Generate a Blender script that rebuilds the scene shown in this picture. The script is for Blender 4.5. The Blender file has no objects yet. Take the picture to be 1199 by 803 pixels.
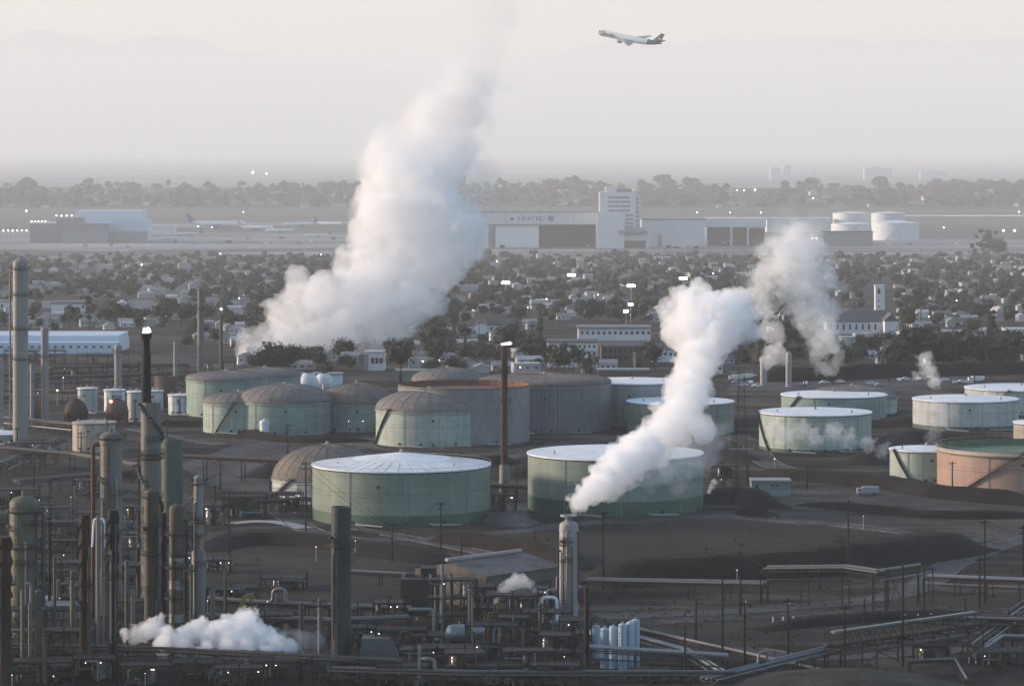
import bpy, math, random
from math import sin, cos, pi, radians, sqrt, atan2
from mathutils import Vector, Matrix, noise as mnoise

random.seed(7)
sc = bpy.context.scene
COL = sc.collection

# ------------------------------------------------------------------ place
# The camera stands 115 m above flat ground, looks along +Y; photograph pixels
# (1199 x 803) are turned into points of the ground or of a given distance.
CH, FPX, HZ = 115.0, 4000.0, 170.0
# the plain: the refinery stands on a low rise, the ground falls away to the town and the airport
TERR = [(-400, 0.0), (1700, 0.0), (7033, -120.0), (12400, -120.0), (15200, -82.0), (17500, -90.0), (30000, -120.0), (95000, -120.0)]
def tz(Y):
    for (a, za), (b, zb) in zip(TERR, TERR[1:]):
        if Y <= b: return za + (zb - za) * (Y - a) / (b - a)
    return TERR[-1][1]
def Yg(py, z=None):
    if z is not None:
        return (CH - z) * FPX / (py - HZ)
    lo, hi = 300.0, 94000.0
    for _ in range(50):
        mid = (lo + hi) / 2
        if (CH - tz(mid)) * FPX / mid > py - HZ: lo = mid
        else: hi = mid
    return lo
def X(px, Y):
    return (px - 599.5) / FPX * Y
def Z(py, Y):
    return CH - (py - HZ) / FPX * Y
def G(px, py, dz=0.0):
    Y = Yg(py)
    return Vector((X(px, Y), Y, tz(Y) + dz))
def S(n, Y):
    return n * Y / FPX

# ------------------------------------------------------------------ meshes
class MB:
    def __init__(s):
        s.v = []; s.f = []; s.sm = []; s.mi = []; s.cur = 0
    def add(s, vs, fs, smooth=False):
        b = len(s.v)
        s.v.extend([tuple(p) for p in vs])
        for f in fs:
            s.f.append(tuple(i + b for i in f)); s.sm.append(smooth); s.mi.append(s.cur)
        return s
    def box(s, c, d, rz=0.0, m=None):
        x, y, z = d[0] / 2, d[1] / 2, d[2] / 2
        vs = [Vector((sx * x, sy * y, sz * z)) for sz in (-1, 1) for sx, sy in ((-1, -1), (1, -1), (1, 1), (-1, 1))]
        if m is None:
            m = Matrix.Rotation(rz, 3, 'Z')
        vs = [m @ p + Vector(c) for p in vs]
        return s.add(vs, [(3, 2, 1, 0), (4, 5, 6, 7), (0, 1, 5, 4), (1, 2, 6, 5), (2, 3, 7, 6), (3, 0, 4, 7)])
    def lathe(s, prof, n=24, c=(0, 0, 0), cap0=True, cap1=True, smooth=True):
        vs = []; fs = []
        for r, z in prof:
            for k in range(n):
                a = 2 * pi * k / n
                vs.append((c[0] + r * cos(a), c[1] + r * sin(a), c[2] + z))
        for i in range(len(prof) - 1):
            for k in range(n):
                k2 = (k + 1) % n
                fs.append((i * n + k, i * n + k2, (i + 1) * n + k2, (i + 1) * n + k))
        s.add(vs, fs, smooth)
        if cap0 and prof[0][0] > 1e-6:
            s.add(vs[:n], [tuple(range(n - 1, -1, -1))])
        if cap1 and prof[-1][0] > 1e-6:
            s.add(vs[-n:], [tuple(range(n))])
        return s
    def cyl(s, c, r, h, n=16, r1=None):
        return s.lathe([(r, 0), (r if r1 is None else r1, h)], n, c)
    def rod(s, p, q, r, n=6, r1=None):
        p, q = Vector(p), Vector(q)
        d = q - p
        if d.length < 1e-6: return s
        u = d.normalized()
        a = u.orthogonal().normalized(); b = u.cross(a)
        r1 = r if r1 is None else r1
        vs = [p + (a * cos(2 * pi * k / n) + b * sin(2 * pi * k / n)) * r for k in range(n)]
        vs += [q + (a * cos(2 * pi * k / n) + b * sin(2 * pi * k / n)) * r1 for k in range(n)]
        fs = [(k, (k + 1) % n, n + (k + 1) % n, n + k) for k in range(n)]
        s.add(vs, fs, n > 5)
        s.add(vs[:n], [tuple(range(n - 1, -1, -1))]); s.add(vs[n:], [tuple(range(n))])
        return s
    def bar(s, p, q, w, h=None):
        p, q = Vector(p), Vector(q); h = h or w
        u = (q - p)
        L = u.length
        if L < 1e-6: return s
        u.normalize()
        ref = Vector((0, 0, 1)) if abs(u.z) < .95 else Vector((0, 1, 0))
        a = u.cross(ref).normalized(); b = a.cross(u)
        m = Matrix((u, a, b)).transposed()
        return s.box((p + q) / 2, (L, w, h), m=m)
    def pipe(s, pts, r, n=8, bend=None):
        P = [Vector(p) for p in pts]
        if bend is None: bend = r * 2.2
        out = [P[0]]
        for i in range(1, len(P) - 1):
            a, b, c = P[i - 1], P[i], P[i + 1]
            d0 = (a - b); d1 = (c - b)
            k = min(bend, d0.length * .45, d1.length * .45)
            p0 = b + d0.normalized() * k; p1 = b + d1.normalized() * k
            for t in (0, .25, .5, .75, 1):
                out.append(p0 * (1 - t) ** 2 + b * 2 * t * (1 - t) + p1 * t * t)
        out.append(P[-1])
        vs = []; fs = []
        up = None
        for i, p in enumerate(out):
            d = (out[min(i + 1, len(out) - 1)] - out[max(i - 1, 0)]).normalized()
            if up is None: up = d.orthogonal().normalized()
            up = (up - d * up.dot(d))
            up = up.normalized() if up.length > 1e-6 else d.orthogonal().normalized()
            b = d.cross(up)
            for k in range(n):
                a = 2 * pi * k / n
                vs.append(p + (up * cos(a) + b * sin(a)) * r)
        m = len(out)
        for i in range(m - 1):
            for k in range(n):
                k2 = (k + 1) % n
                fs.append((i * n + k, i * n + k2, (i + 1) * n + k2, (i + 1) * n + k))
        s.add(vs, fs, True)
        s.add(vs[:n], [tuple(range(n - 1, -1, -1))]); s.add(vs[-n:], [tuple(range(n))])
        return s
    def prism(s, poly, z0, z1, c=(0, 0, 0)):
        n = len(poly)
        vs = [(c[0] + x, c[1] + y, c[2] + z0) for x, y in poly] + [(c[0] + x, c[1] + y, c[2] + z1) for x, y in poly]
        return s.add(vs, [tuple(range(n - 1, -1, -1)), tuple(range(n, 2 * n))] + [(k, (k + 1) % n, n + (k + 1) % n, n + k) for k in range(n)])
    def torus_rail(s, R, z, r, n=32, a0=0, a1=2 * pi, m=4):
        pts = [(R * cos(a0 + (a1 - a0) * k / n), R * sin(a0 + (a1 - a0) * k / n), z) for k in range(n + 1)]
        return s.pipe(pts, r, m, bend=0.0)
    def build(s, name, mat, parent=None, loc=None):
        me = bpy.data.meshes.new(name)
        me.from_pydata(s.v, [], s.f)
        mats = mat if isinstance(mat, (list, tuple)) else [mat]
        for m in mats: me.materials.append(m)
        me.polygons.foreach_set('use_smooth', s.sm)
        if len(mats) > 1: me.polygons.foreach_set('material_index', s.mi)
        me.update()
        o = bpy.data.objects.new(name, me)
        COL.objects.link(o)
        if parent is not None: o.parent = parent
        if loc is not None: o.location = loc
        return o

def tag(o, label=None, cat=None, group=None, kind=None):
    if label: o['label'] = label
    if cat: o['category'] = cat
    if group: o['group'] = group
    if kind: o['kind'] = kind
    return o
def thing(name, label, cat, loc=(0, 0, 0), rz=0.0, group=None):
    o = bpy.data.objects.new(name, None)
    COL.objects.link(o)
    o.location = loc; o.rotation_euler = (0, 0, rz)
    o.empty_display_size = .5
    return tag(o, label, cat, group)
def dup(root, loc, rz=0.0, label=None, scale=None, group=None):
    r = root.copy(); COL.objects.link(r)
    r.location = loc; r.rotation_euler = (0, 0, rz)
    if scale is not None: r.scale = scale if not isinstance(scale, (int, float)) else (scale,) * 3
    if label: r['label'] = label
    if group: r['group'] = group
    for ch in list(root.children):
        c = ch.copy(); COL.objects.link(c); c.parent = r
        for g in ch.children:
            d = g.copy(); COL.objects.link(d); d.parent = c
    return r

# ------------------------------------------------------------------ materials
def nn(nt, t, **kw):
    n = nt.nodes.new(t)
    for k, v in kw.items(): setattr(n, k, v)
    return n
def ramp(nt, fac, stops):
    r = nn(nt, 'ShaderNodeValToRGB')
    e = r.color_ramp.elements
    while len(e) < len(stops): e.new(.5)
    for i, (p, c) in enumerate(stops):
        e[i].position = p
        e[i].color = (c[0], c[1], c[2], 1) if not isinstance(c, (int, float)) else (c, c, c, 1)
    nt.links.new(fac, r.inputs[0])
    return r.outputs[0]
def mixc(nt, f, a, b, mode='MIX'):
    m = nn(nt, 'ShaderNodeMix', data_type='RGBA', blend_type=mode)
    for sock, v in ((m.inputs[0], f), (m.inputs[6], a), (m.inputs[7], b)):
        if hasattr(v, 'is_output'): nt.links.new(v, sock)
        elif isinstance(v, (int, float)): sock.default_value = v
        else: sock.default_value = (v[0], v[1], v[2], 1)
    return m.outputs[2]
def math_(nt, op, a, b=None, c=None, clamp=False):
    m = nn(nt, 'ShaderNodeMath', operation=op, use_clamp=clamp)
    for i, v in enumerate((a, b, c)):
        if v is None: continue
        if hasattr(v, 'is_output'): nt.links.new(v, m.inputs[i])
        else: m.inputs[i].default_value = v
    return m.outputs[0]
def noise_(nt, vec, scale, detail=4, rough=.55, dist=0.0):
    t = nn(nt, 'ShaderNodeTexNoise')
    t.inputs['Scale'].default_value = scale; t.inputs['Detail'].default_value = detail
    t.inputs['Roughness'].default_value = rough; t.inputs['Distortion'].default_value = dist
    if vec is not None: nt.links.new(vec, t.inputs['Vector'])
    return t.outputs[0]
def mapping_(nt, vec, scale):
    m = nn(nt, 'ShaderNodeMapping')
    m.inputs['Scale'].default_value = scale
    nt.links.new(vec, m.inputs['Vector'])
    return m.outputs[0]
def newmat(name):
    m = bpy.data.materials.new(name); m.use_nodes = True
    nt = m.node_tree
    b = nt.nodes['Principled BSDF']
    return m, nt, b
def dark(c, k): return (c[0] * k, c[1] * k, c[2] * k)

def M_plain(name, col, rough=.7, var=.25, scale=.6, metal=0.0, spec=.3, streak=False, stain=None, stain_amt=.5, rnd=0.0, bump=0.0):
    """painted, rusted or bare surface: two scales of mottling, optional run-down streaks and stains of another colour"""
    m, nt, b = newmat(name)
    tc = nn(nt, 'ShaderNodeTexCoord').outputs['Object']
    v = mapping_(nt, tc, (1, 1, .12)) if streak else tc
    n1 = noise_(nt, v, scale, 5, .6)
    n2 = noise_(nt, tc, scale * 5.3, 3, .6)
    f = math_(nt, 'ADD', math_(nt, 'MULTIPLY', n1, .65), math_(nt, 'MULTIPLY', n2, .35))
    c = ramp(nt, f, [(.3, dark(col, 1 - var)), (.7, [min(1, x * (1 + var * .6)) for x in col])])
    if stain is not None:
        n3 = noise_(nt, v, scale * 1.7, 6, .68)
        k = ramp(nt, n3, [(.5 - .12 * stain_amt, 0.0), (.5 + .25 - .12 * stain_amt, stain_amt)])
        c = mixc(nt, k, c, stain)
    if rnd > 0:
        oi = nn(nt, 'ShaderNodeObjectInfo').outputs['Random']
        h = nn(nt, 'ShaderNodeHueSaturation')
        nt.links.new(math_(nt, 'MULTIPLY_ADD', oi, 2 * rnd, 1 - rnd), h.inputs['Value'])
        nt.links.new(math_(nt, 'MULTIPLY_ADD', math_(nt, 'FRACT', math_(nt, 'MULTIPLY', oi, 17.3)), .06, .47), h.inputs['Hue'])
        nt.links.new(c, h.inputs['Color'])
        c = h.outputs[0]
    nt.links.new(c, b.inputs['Base Color'])
    b.inputs['Roughness'].default_value = rough
    b.inputs['Metallic'].default_value = metal
    b.inputs['Specular IOR Level'].default_value = spec
    if bump:
        bp = nn(nt, 'ShaderNodeBump'); bp.inputs['Strength'].default_value = bump
        bp.inputs['Distance'].default_value = .3
        nt.links.new(n2, bp.inputs['Height']); nt.links.new(bp.outputs[0], b.inputs['Normal'])
    return m

def M_shell(name, col, stain=(.12, .09, .06), amt=.35, plate=.10, rough=.55, course=2.4, streaky=1.0, corr=False):
    """welded tank plate: courses and plates (brick pattern in cylinder coordinates), run-down streaks"""
    m, nt, b = newmat(name)
    tc = nn(nt, 'ShaderNodeTexCoord').outputs['Object']
    sp = nn(nt, 'ShaderNodeSeparateXYZ'); nt.links.new(tc, sp.inputs[0])
    ang = math_(nt, 'ARCTAN2', sp.outputs[1], sp.outputs[0])
    u = math_(nt, 'MULTIPLY', ang, 26.0)
    cb = nn(nt, 'ShaderNodeCombineXYZ'); nt.links.new(u, cb.inputs[0]); nt.links.new(sp.outputs[2], cb.inputs[1])
    br = nn(nt, 'ShaderNodeTexBrick'); nt.links.new(cb.outputs[0], br.inputs['Vector'])
    br.inputs['Scale'].default_value = 1.0
    br.inputs['Brick Width'].default_value = 1.6 if corr else 9.0
    br.inputs['Row Height'].default_value = 30.0 if corr else course
    br.inputs['Mortar Size'].default_value = .05 if not corr else .18
    br.inputs['Color1'].default_value = (1, 1, 1, 1); br.inputs['Color2'].default_value = (1 - plate,) * 3 + (1,)
    br.inputs['Mortar'].default_value = (1 - plate * 2.5,) * 3 + (1,)
    cb2 = nn(nt, 'ShaderNodeCombineXYZ'); nt.links.new(u, cb2.inputs[0])
    nt.links.new(math_(nt, 'MULTIPLY', sp.outputs[2], .07), cb2.inputs[1])
    n1 = noise_(nt, cb2.outputs[0], .35, 6, .65)
    n2 = noise_(nt, tc, .12, 4, .6)
    base = ramp(nt, n2, [(.3, dark(col, .82)), (.7, dark(col, 1.12))])
    base = mixc(nt, 1.0, base, br.outputs[0], 'MULTIPLY')
    k = ramp(nt, n1, [(.46, 0.0), (.75, amt * streaky)])
    c = mixc(nt, k, base, stain)
    nt.links.new(c, b.inputs['Base Color'])
    b.inputs['Roughness'].default_value = rough
    b.inputs['Specular IOR Level'].default_value = .35
    return m

def M_emit(name, col, strength):
    m, nt, b = newmat(name)
    b.inputs['Base Color'].default_value = (.8, .8, .8, 1)
    b.inputs['Emission Color'].default_value = (*col, 1)
    b.inputs['Emission Strength'].default_value = strength
    return m
# ------------------------------------------------------------------ camera, sky, sun
cam = bpy.data.cameras.new('camera'); cam_o = bpy.data.objects.new('camera', cam)
COL.objects.link(cam_o); sc.camera = cam_o
cam_o.location = (0, 0, CH); cam_o.rotation_euler = (radians(90), 0, 0)
cam.sensor_width = 36.0; cam.lens = 36.0 * FPX / 1199.0
cam.shift_y = -(401.5 - HZ) / 1199.0; cam.shift_x = 0.0
cam.clip_start = 1.0; cam.clip_end = 120000.0

SUN_EL, SUN_AZ = 13.0, 80.0          # azimuth counter-clockwise from +Y: the sun stands left of the view
w = bpy.data.worlds.new('World'); sc.world = w; w.use_nodes = True
wt = w.node_tree
sky = nn(wt, 'ShaderNodeTexSky', sky_type='NISHITA', sun_disc=False)
sky.sun_elevation = radians(SUN_EL); sky.sun_rotation = radians(-SUN_AZ)
sky.altitude = 100; sky.air_density = 1.0; sky.dust_density = 1.2; sky.ozone_density = 2.2
wt.links.new(sky.outputs[0], wt.nodes['Background'].inputs[0])
wt.nodes['Background'].inputs[1].default_value = 0.15
sun = bpy.data.lights.new('sun', 'SUN'); sun_o = bpy.data.objects.new('sun', sun); COL.objects.link(sun_o)
sun.energy = 3.2; sun.angle = radians(7.0); sun.color = (1, .76, .58)
d = Vector((-sin(radians(SUN_AZ)) * cos(radians(SUN_EL)), cos(radians(SUN_AZ)) * cos(radians(SUN_EL)), sin(radians(SUN_EL))))
sun_o.rotation_euler = d.to_track_quat('Z', 'Y').to_euler()
sc.view_settings.view_transform = 'Standard'; sc.view_settings.look = 'None'
sc.view_settings.exposure = 0.99; sc.view_settings.gamma = 1.0; sc.view_settings.use_curve_mapping = False
cy = sc.cycles
sc.render.engine = 'CYCLES'
cy.use_denoising = True; cy.max_bounces = 14; cy.diffuse_bounces = 2; cy.glossy_bounces = 2; cy.transmission_bounces = 2
cy.volume_bounces = 12; cy.volume_step_rate = 1.0; cy.volume_max_steps = 256
cy.use_adaptive_sampling = False
cy.sample_clamp_indirect = 4.0

# ------------------------------------------------------------------ air
hz = MB(); hz.box((0, 47200, 1039), (32000, 95200, 2324))
m = bpy.data.materials.new('haze_air'); m.use_nodes = True
nt = m.node_tree; nt.nodes.remove(nt.nodes['Principled BSDF'])
pv = nn(nt, 'ShaderNodeVolumePrincipled')
pv.inputs['Color'].default_value = (.98, .992, .98, 1); pv.inputs['Density'].default_value = 4.5e-5
pv.inputs['Anisotropy'].default_value = 0.0
nt.links.new(pv.outputs[0], nt.nodes['Material Output'].inputs['Volume'])
tag(hz.build('haze', m), 'pale evening haze over the refinery and the plain', 'haze', kind='stuff')
# ------------------------------------------------------------------ ground
m, nt, b = newmat('dry_ground')
geo = nn(nt, 'ShaderNodeNewGeometry').outputs['Position']
g1 = noise_(nt, geo, .012, 6, .65, .4); g2 = noise_(nt, geo, .11, 5, .65); g3 = noise_(nt, mapping_(nt, geo, (.25, 1, 1)), .05, 4, .6)
cA = ramp(nt, g1, [(.38, (.009, .007, .0055)), (.5, (.020, .0155, .0125)), (.64, (.045, .037, .031))])
cB = ramp(nt, g2, [(.35, .5), (.65, 1.35)])
c = mixc(nt, 1.0, cA, cB, 'MULTIPLY')
k = ramp(nt, g3, [(.52, 0.0), (.66, .75)])
c = mixc(nt, k, c, (.085, .073, .062))
vt = nn(nt, 'ShaderNodeTexVoronoi', feature='DISTANCE_TO_EDGE'); vt.inputs['Scale'].default_value = .016
wv_ = nn(nt, 'ShaderNodeTexNoise'); wv_.inputs['Scale'].default_value = .02; wv_.inputs['Detail'].default_value = 3; nt.links.new(geo, wv_.inputs['Vector'])
va_ = nn(nt, 'ShaderNodeVectorMath', operation='MULTIPLY_ADD'); nt.links.new(wv_.outputs['Color'], va_.inputs[0]); va_.inputs[1].default_value = (70, 70, 0); nt.links.new(geo, va_.inputs[2])
nt.links.new(mapping_(nt, va_.outputs[0], (.45, 1, 1)), vt.inputs['Vector'])
tr = ramp(nt, vt.outputs['Distance'], [(.0, .7), (.05, .55), (.075, 0.0)])
c = mixc(nt, math_(nt, 'MULTIPLY', tr, g2), c, (.14, .122, .105))      # vehicle tracks worn into the dirt
nt.links.new(c, b.inputs['Base Color']); b.inputs['Roughness'].default_value = .95; b.inputs['Specular IOR Level'].default_value = .15
def earth_bump(nt, b, geo, k=.6):
    bp = nn(nt, 'ShaderNodeBump'); bp.inputs['Strength'].default_value = k; bp.inputs['Distance'].default_value = 1.2
    nt.links.new(noise_(nt, geo, .22, 6, .7, .3), bp.inputs['Height']); nt.links.new(bp.outputs[0], b.inputs['Normal'])
earth_bump(nt, b, geo)
GROUND = m
gm = MB()
TY = [y for y, _ in TERR[:-1]] + [94500]
gm.add([(x, y, tz(y)) for y in TY for x in (-15900, 15900)], [(2 * i, 2 * i + 1, 2 * i + 3, 2 * i + 2) for i in range(len(TY) - 1)])
tag(gm.build('ground', GROUND), kind='structure')

# ------------------------------------------------------------------ storage tanks
WHITE_ROOF = M_plain('white_roof', (.78, .80, .81), .5, .10, .12, stain=(.50, .49, .46), stain_amt=.6)
GREY_DOME = M_plain('grey_dome', (.165, .150, .138), .85, .3, .3, stain=(.27, .255, .24), stain_amt=.5, bump=.4)
BROWN_DOME = M_plain('brown_dome', (.155, .132, .112), .85, .3, .3, stain=(.24, .21, .18), stain_amt=.5, bump=.4)
DARKSTEEL = M_plain('dark_steel', (.035, .032, .03), .7, .3, 1.0)
GALV = M_plain('galvanised', (.30, .30, .29), .55, .2, 1.0, metal=.2)
RUSTY = M_plain('rusty_steel', (.16, .07, .04), .85, .4, .8, stain=(.05, .03, .025), stain_amt=.7)
RUSTFLOOR = M_plain('rust_roof_deck', (.13, .06, .04), .8, .3, .3, stain=(.22, .12, .075), stain_amt=.5)
SH = {
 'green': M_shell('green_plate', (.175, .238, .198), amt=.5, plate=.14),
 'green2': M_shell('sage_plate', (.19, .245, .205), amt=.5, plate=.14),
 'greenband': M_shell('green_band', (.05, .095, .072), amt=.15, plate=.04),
 'pale': M_shell('pale_green_plate', (.33, .40, .355), amt=.55, plate=.15),
 'teal': M_shell('teal_plate', (.22, .31, .28), amt=.5, plate=.14),
 'white': M_shell('white_plate', (.42, .46, .46), amt=.55, plate=.15),
 'bright': M_shell('bright_plate', (.62, .66, .68), amt=.12, plate=.05),
 'grey': M_shell('grey_plate', (.20, .20, .205), stain=(.12, .11, .11), amt=.5, plate=.10),
 'corr': M_shell('weathered_grey_plate', (.17, .175, .185), stain=(.09, .09, .09), amt=.8, plate=.16, corr=True),
 'corrlight': M_shell('pale_weathered_plate', (.31, .33, .34), stain=(.17, .17, .16), amt=.8, plate=.16, corr=True),
 'peach': M_shell('sunlit_peach_plate', (.36, .24, .19), stain=(.18, .12, .09), amt=.45, plate=.08),  # peach tint: warm sunlight from the left put into the shell colour
 'beige': M_shell('beige_plate', (.36, .32, .27), stain=(.18, .13, .09), amt=.5, plate=.08),
 'greenroof': M_plain('green_roof_deck', (.10, .17, .11), .8, .25, .2, stain=(.05, .08, .05), stain_amt=.6),
}
def tank(xl, xr, yb, yt, shell, roof, peak, label, cat='storage tank', stair=None, band=None, roofmat=None, girder=False, grp='storage tanks in the refinery', name='storage_tank'):
    Yf = Yg(yb)
    hw = (xr - xl) / 2
    r = hw / FPX * Yf / (1 - hw / FPX)
    Yc = Yf + r
    cx = X((xl + xr) / 2, Yc)
    h = Z(yt, Yf)
    t = thing(name, label, cat, (cx, Yc, 0), 0, grp)
    n = 72
    b0 = S(band, Yf) if band else 0
    MB().lathe([(r, b0), (r, h)], n, cap0=True, cap1=(roof != 'open')).build('shell', SH[shell], t)
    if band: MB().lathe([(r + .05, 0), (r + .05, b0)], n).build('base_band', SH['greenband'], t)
    pz = Z(peak, Yc) if peak else h
    if roof == 'cone':
        mb = MB(); mb.lathe([(r + .35, h - .25), (r + .35, h + .12)], n)
        mb.lathe([(r + .3, h + .13), (r * .55, h + (pz - h) * .48), (0.02, pz)], n, cap0=False, cap1=False)
        rf = mb.build('roof', roofmat or WHITE_ROOF, t)
        for vx, vy, vz, vr in ((0, 0, pz - .3, .5), (r * .6, -r * .5, h + .2, .35), (-r * .7, -r * .3, h + .2, .3)):
            vm = MB(); vm.cyl((vx, vy, vz), vr, 1.2, 10); vm.build('vent', GALV, rf)
        if pz - h > 1.5:
            sm = MB()
            for q in range(40):
                a = 2 * pi * q / 40; u = Vector((cos(a), sin(a), 0))
                sm.bar(u * (r + .2) + Vector((0, 0, h + .16)), u * r * .55 + Vector((0, 0, h + (pz - h) * .48 + .04)), .09, .05)
            sm.torus_rail(r + .3, h + 1.0, .045, 60)
            for q in range(60):
                a = 2 * pi * q / 60; sm.bar(((r + .3) * cos(a), (r + .3) * sin(a), h + .1), ((r + .3) * cos(a), (r + .3) * sin(a), h + 1.0), .05)
            sm.build('seam', GALV, rf)
    elif roof == 'dome':
        k = pz - h
        R = (r * r + k * k) / (2 * k); a1 = math.asin(min(1, r / R))
        mb = MB(); prof = [(r * cos(pi / 2 * i / 12), h + .4 + k * sin(pi / 2 * i / 12) ** 1.15) for i in range(12)] + [(.02, h + .4 + k)]
        mb.lathe([(r + .15, h - .1), (r + .15, h + .42)], n)
        mb.lathe(prof, n, cap0=False, cap1=False)
        rf = mb.build('roof', roofmat or GREY_DOME, t)
        rb = MB()
        for q in range(24):
            a = 2 * pi * q / 24
            pts = [(p[0] * cos(a), p[0] * sin(a), p[1] + .06) for p in prof[:-1]]
            for i in range(len(pts) - 1): rb.bar(pts[i], pts[i + 1], .12, .12)
        for i in (3, 6, 9): rb.torus_rail(prof[i][0], prof[i][1] + .05, .06, 48)
        rb.build('rib_frame', roofmat or GREY_DOME, rf)
        vm = MB(); vm.cyl((0, 0, h + k + .2), .6, 1.0, 10); vm.build('vent', GALV, rf)
        vm = MB(); vm.box((-r * .45, -r * .35, h + k * .72), (1.6, 1.6, 1.6)); vm.build('hatch', GALV, rf)
        gm = MB(); gm.lathe([(r + .02, h - 1.3), (r + .5, h - 1.3), (r + .5, h - 1.1), (r + .02, h - 1.1)], n, cap0=False, cap1=False)
        gm.torus_rail(r + .5, h - .1, .05, 60)
        for q in range(60):
            a = 2 * pi * q / 60; gm.bar(((r + .5) * cos(a), (r + .5) * sin(a), h - 1.2), ((r + .5) * cos(a), (r + .5) * sin(a), h - .1), .06)
        gm.build('wind_girder', GALV, t)
    elif roof == 'open':
        mb = MB(); mb.lathe([(r - .02, h - 2.2), (.02, h - 2.0)], n, cap0=False, cap1=False)
        rf = mb.build('floating_roof', roofmat or RUSTFLOOR, t)
        il = MB(); il.lathe([(r - .03, h), (r - .03, h - 2.3)], n, cap0=False, cap1=False)
        il.build('inner_shell', roofmat or RUSTFLOOR, t)
        ld = MB(); ld.bar((r * .1, r * .2, h - 1.9), (-r * .25, -r * .94, h + .6), 1.0, .3)
        ld.build('rolling_ladder', GALV, t)
    if girder:
        gm = MB(); gm.lathe([(r + .03, h - 1.6), (r + .8, h - 1.6), (r + .8, h - .3), (r + .03, h - .3)], n, cap0=False, cap1=False)
        gm.torus_rail(r + .7, h + .9, .05, 60)
        for q in range(72):
            a = 2 * pi * q / 72; gm.bar(((r + .7) * cos(a), (r + .7) * sin(a), h - .3), ((r + .7) * cos(a), (r + .7) * sin(a), h + .9), .06)
        gm.build('wind_girder', SH['beige'], t)
    if stair:
        a0, a1 = stair           # degrees, 270 faces the camera
        st = MB(); N = 30
        for i in range(N):
            f0, f1 = i / N, (i + 1) / N
            A, B = radians(a0 + (a1 - a0) * f0), radians(a0 + (a1 - a0) * f1)
            z0, z1 = h * f0, h * f1
            p = Vector(((r + .6) * cos(A), (r + .6) * sin(A), z0 + .2)); q = Vector(((r + .6) * cos(B), (r + .6) * sin(B), z1 + .2))
            st.bar(p, q, .9, .25)
            st.bar(p + Vector((0, 0, 1)), q + Vector((0, 0, 1)), .08); st.bar(p, p + Vector((0, 0, 1)), .07)
        A = radians(a1); st.box(((r + .6) * cos(A), (r + .6) * sin(A), h + .2), (2.0, 1.6, .15), A)
        st.build('stairway', DARKSTEEL, t)
    sp_ = MB()
    for f in (.52, .6): sp_.torus_rail(r + .12, h * f, .03, 72)
    sp_.torus_rail(r + .1, h - .5, .12, 72)
    sp_.build('spray_ring', DARKSTEEL, t)
    for a in (228, 266, 309):
        A = radians(a + (xl % 17)); u = Vector((cos(A), sin(A), 0)); rp = MB(); rp.rod(u * (r + .2) + Vector((0, 0, .2)), u * (r + .2) + Vector((0, 0, h - .1)), .11, 6); rp.build('riser', GALV, t)
    A = radians(278 - (xl % 23)); u = Vector((cos(A), sin(A), 0)); hm = MB(); hm.rod(u * (r - .1) + Vector((0, 0, h * .72)), u * (r + .3) + Vector((0, 0, h * .72)), .5, 10); hm.build('hatch', DARKSTEEL, t)
    # manholes and pipes round the foot
    for a in (238, 262, 275, 300):
        A = radians(a); u = Vector((cos(A), sin(A), 0))
        fm = MB(); fm.rod(u * (r - .1) + Vector((0, 0, 1.1)), u * (r + .45) + Vector((0, 0, 1.1)), .5, 10); fm.build('manhole', DARKSTEEL, t)
    for a in (245, 290):
        A = radians(a); u = Vector((cos(A), sin(A), 0)); s_ = Vector((-sin(A), cos(A), 0))
        pm = MB(); pm.pipe([u * (r - .1) + Vector((0, 0, .8)), u * (r + 3) + Vector((0, 0, .8)), u * (r + 3) + s_ * 9 + Vector((0, 0, .5))], .3, 8); pm.build('nozzle_pipe', GALV, t)
    t['r'] = r; t['h'] = h
    return t

T = {}
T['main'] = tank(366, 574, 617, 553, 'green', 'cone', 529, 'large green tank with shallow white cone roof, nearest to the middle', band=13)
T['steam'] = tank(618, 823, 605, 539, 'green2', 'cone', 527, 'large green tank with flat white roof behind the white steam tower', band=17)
T['halfhid'] = tank(319, 448, 591, 563, 'white', 'dome', 521, 'domed cream tank half hidden behind the large green tank', roofmat=BROWN_DOME, stair=(200, 235))
T['dome'] = tank(440, 566, 524, 481, 'pale', 'dome', 456, 'pale green tank with a ribbed grey dome in the middle of the refinery', stair=(196, 225))
T['rusttop'] = tank(466, 620, 522, 455, 'grey', 'open', None, 'grey tank with a rusty open top behind the pale domed tank')
T['behind'] = tank(482, 566, 487, 447, 'grey', 'dome', 431, 'grey dome showing above the rusty open tank')
T['corr'] = tank(560, 715, 508, 451, 'corr', 'dome', 438, 'dark grey weathered tank with a low brown dome', roofmat=BROWN_DOME)
T['palecorr'] = tank(680, 800, 499, 450, 'corrlight', 'cone', 443, 'light grey streaked tank with a white roof behind the steam')
T['midgreen'] = tank(734, 859, 510, 474, 'green2', 'cone', 467, 'smaller green tank with white roof crossed by the steam')
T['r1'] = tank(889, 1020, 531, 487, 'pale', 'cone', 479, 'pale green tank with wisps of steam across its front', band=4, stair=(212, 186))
T['r2'] = tank(915, 1038, 492, 466, 'teal', 'cone', 459, 'green tank with bright white roof just behind the tank with wisps', stair=(200, 225))
T['r2dome'] = tank(945, 1050, 486, 468, 'white', 'dome', 452, 'low grey dome behind the two green tanks on the right')
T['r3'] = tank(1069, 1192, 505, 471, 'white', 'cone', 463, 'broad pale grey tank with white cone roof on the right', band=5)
T['r4'] = tank(1130, 1262, 486, 458, 'white', 'cone', 451, 'pale tank with outside stair at the right edge, behind the broad pale tank', stair=(225, 250))
T['r5'] = tank(1042, 1128, 566, 529, 'pale', 'cone', 521, 'small pale tank with a slanting stair beside the peach tank', stair=(240, 206))
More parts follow.
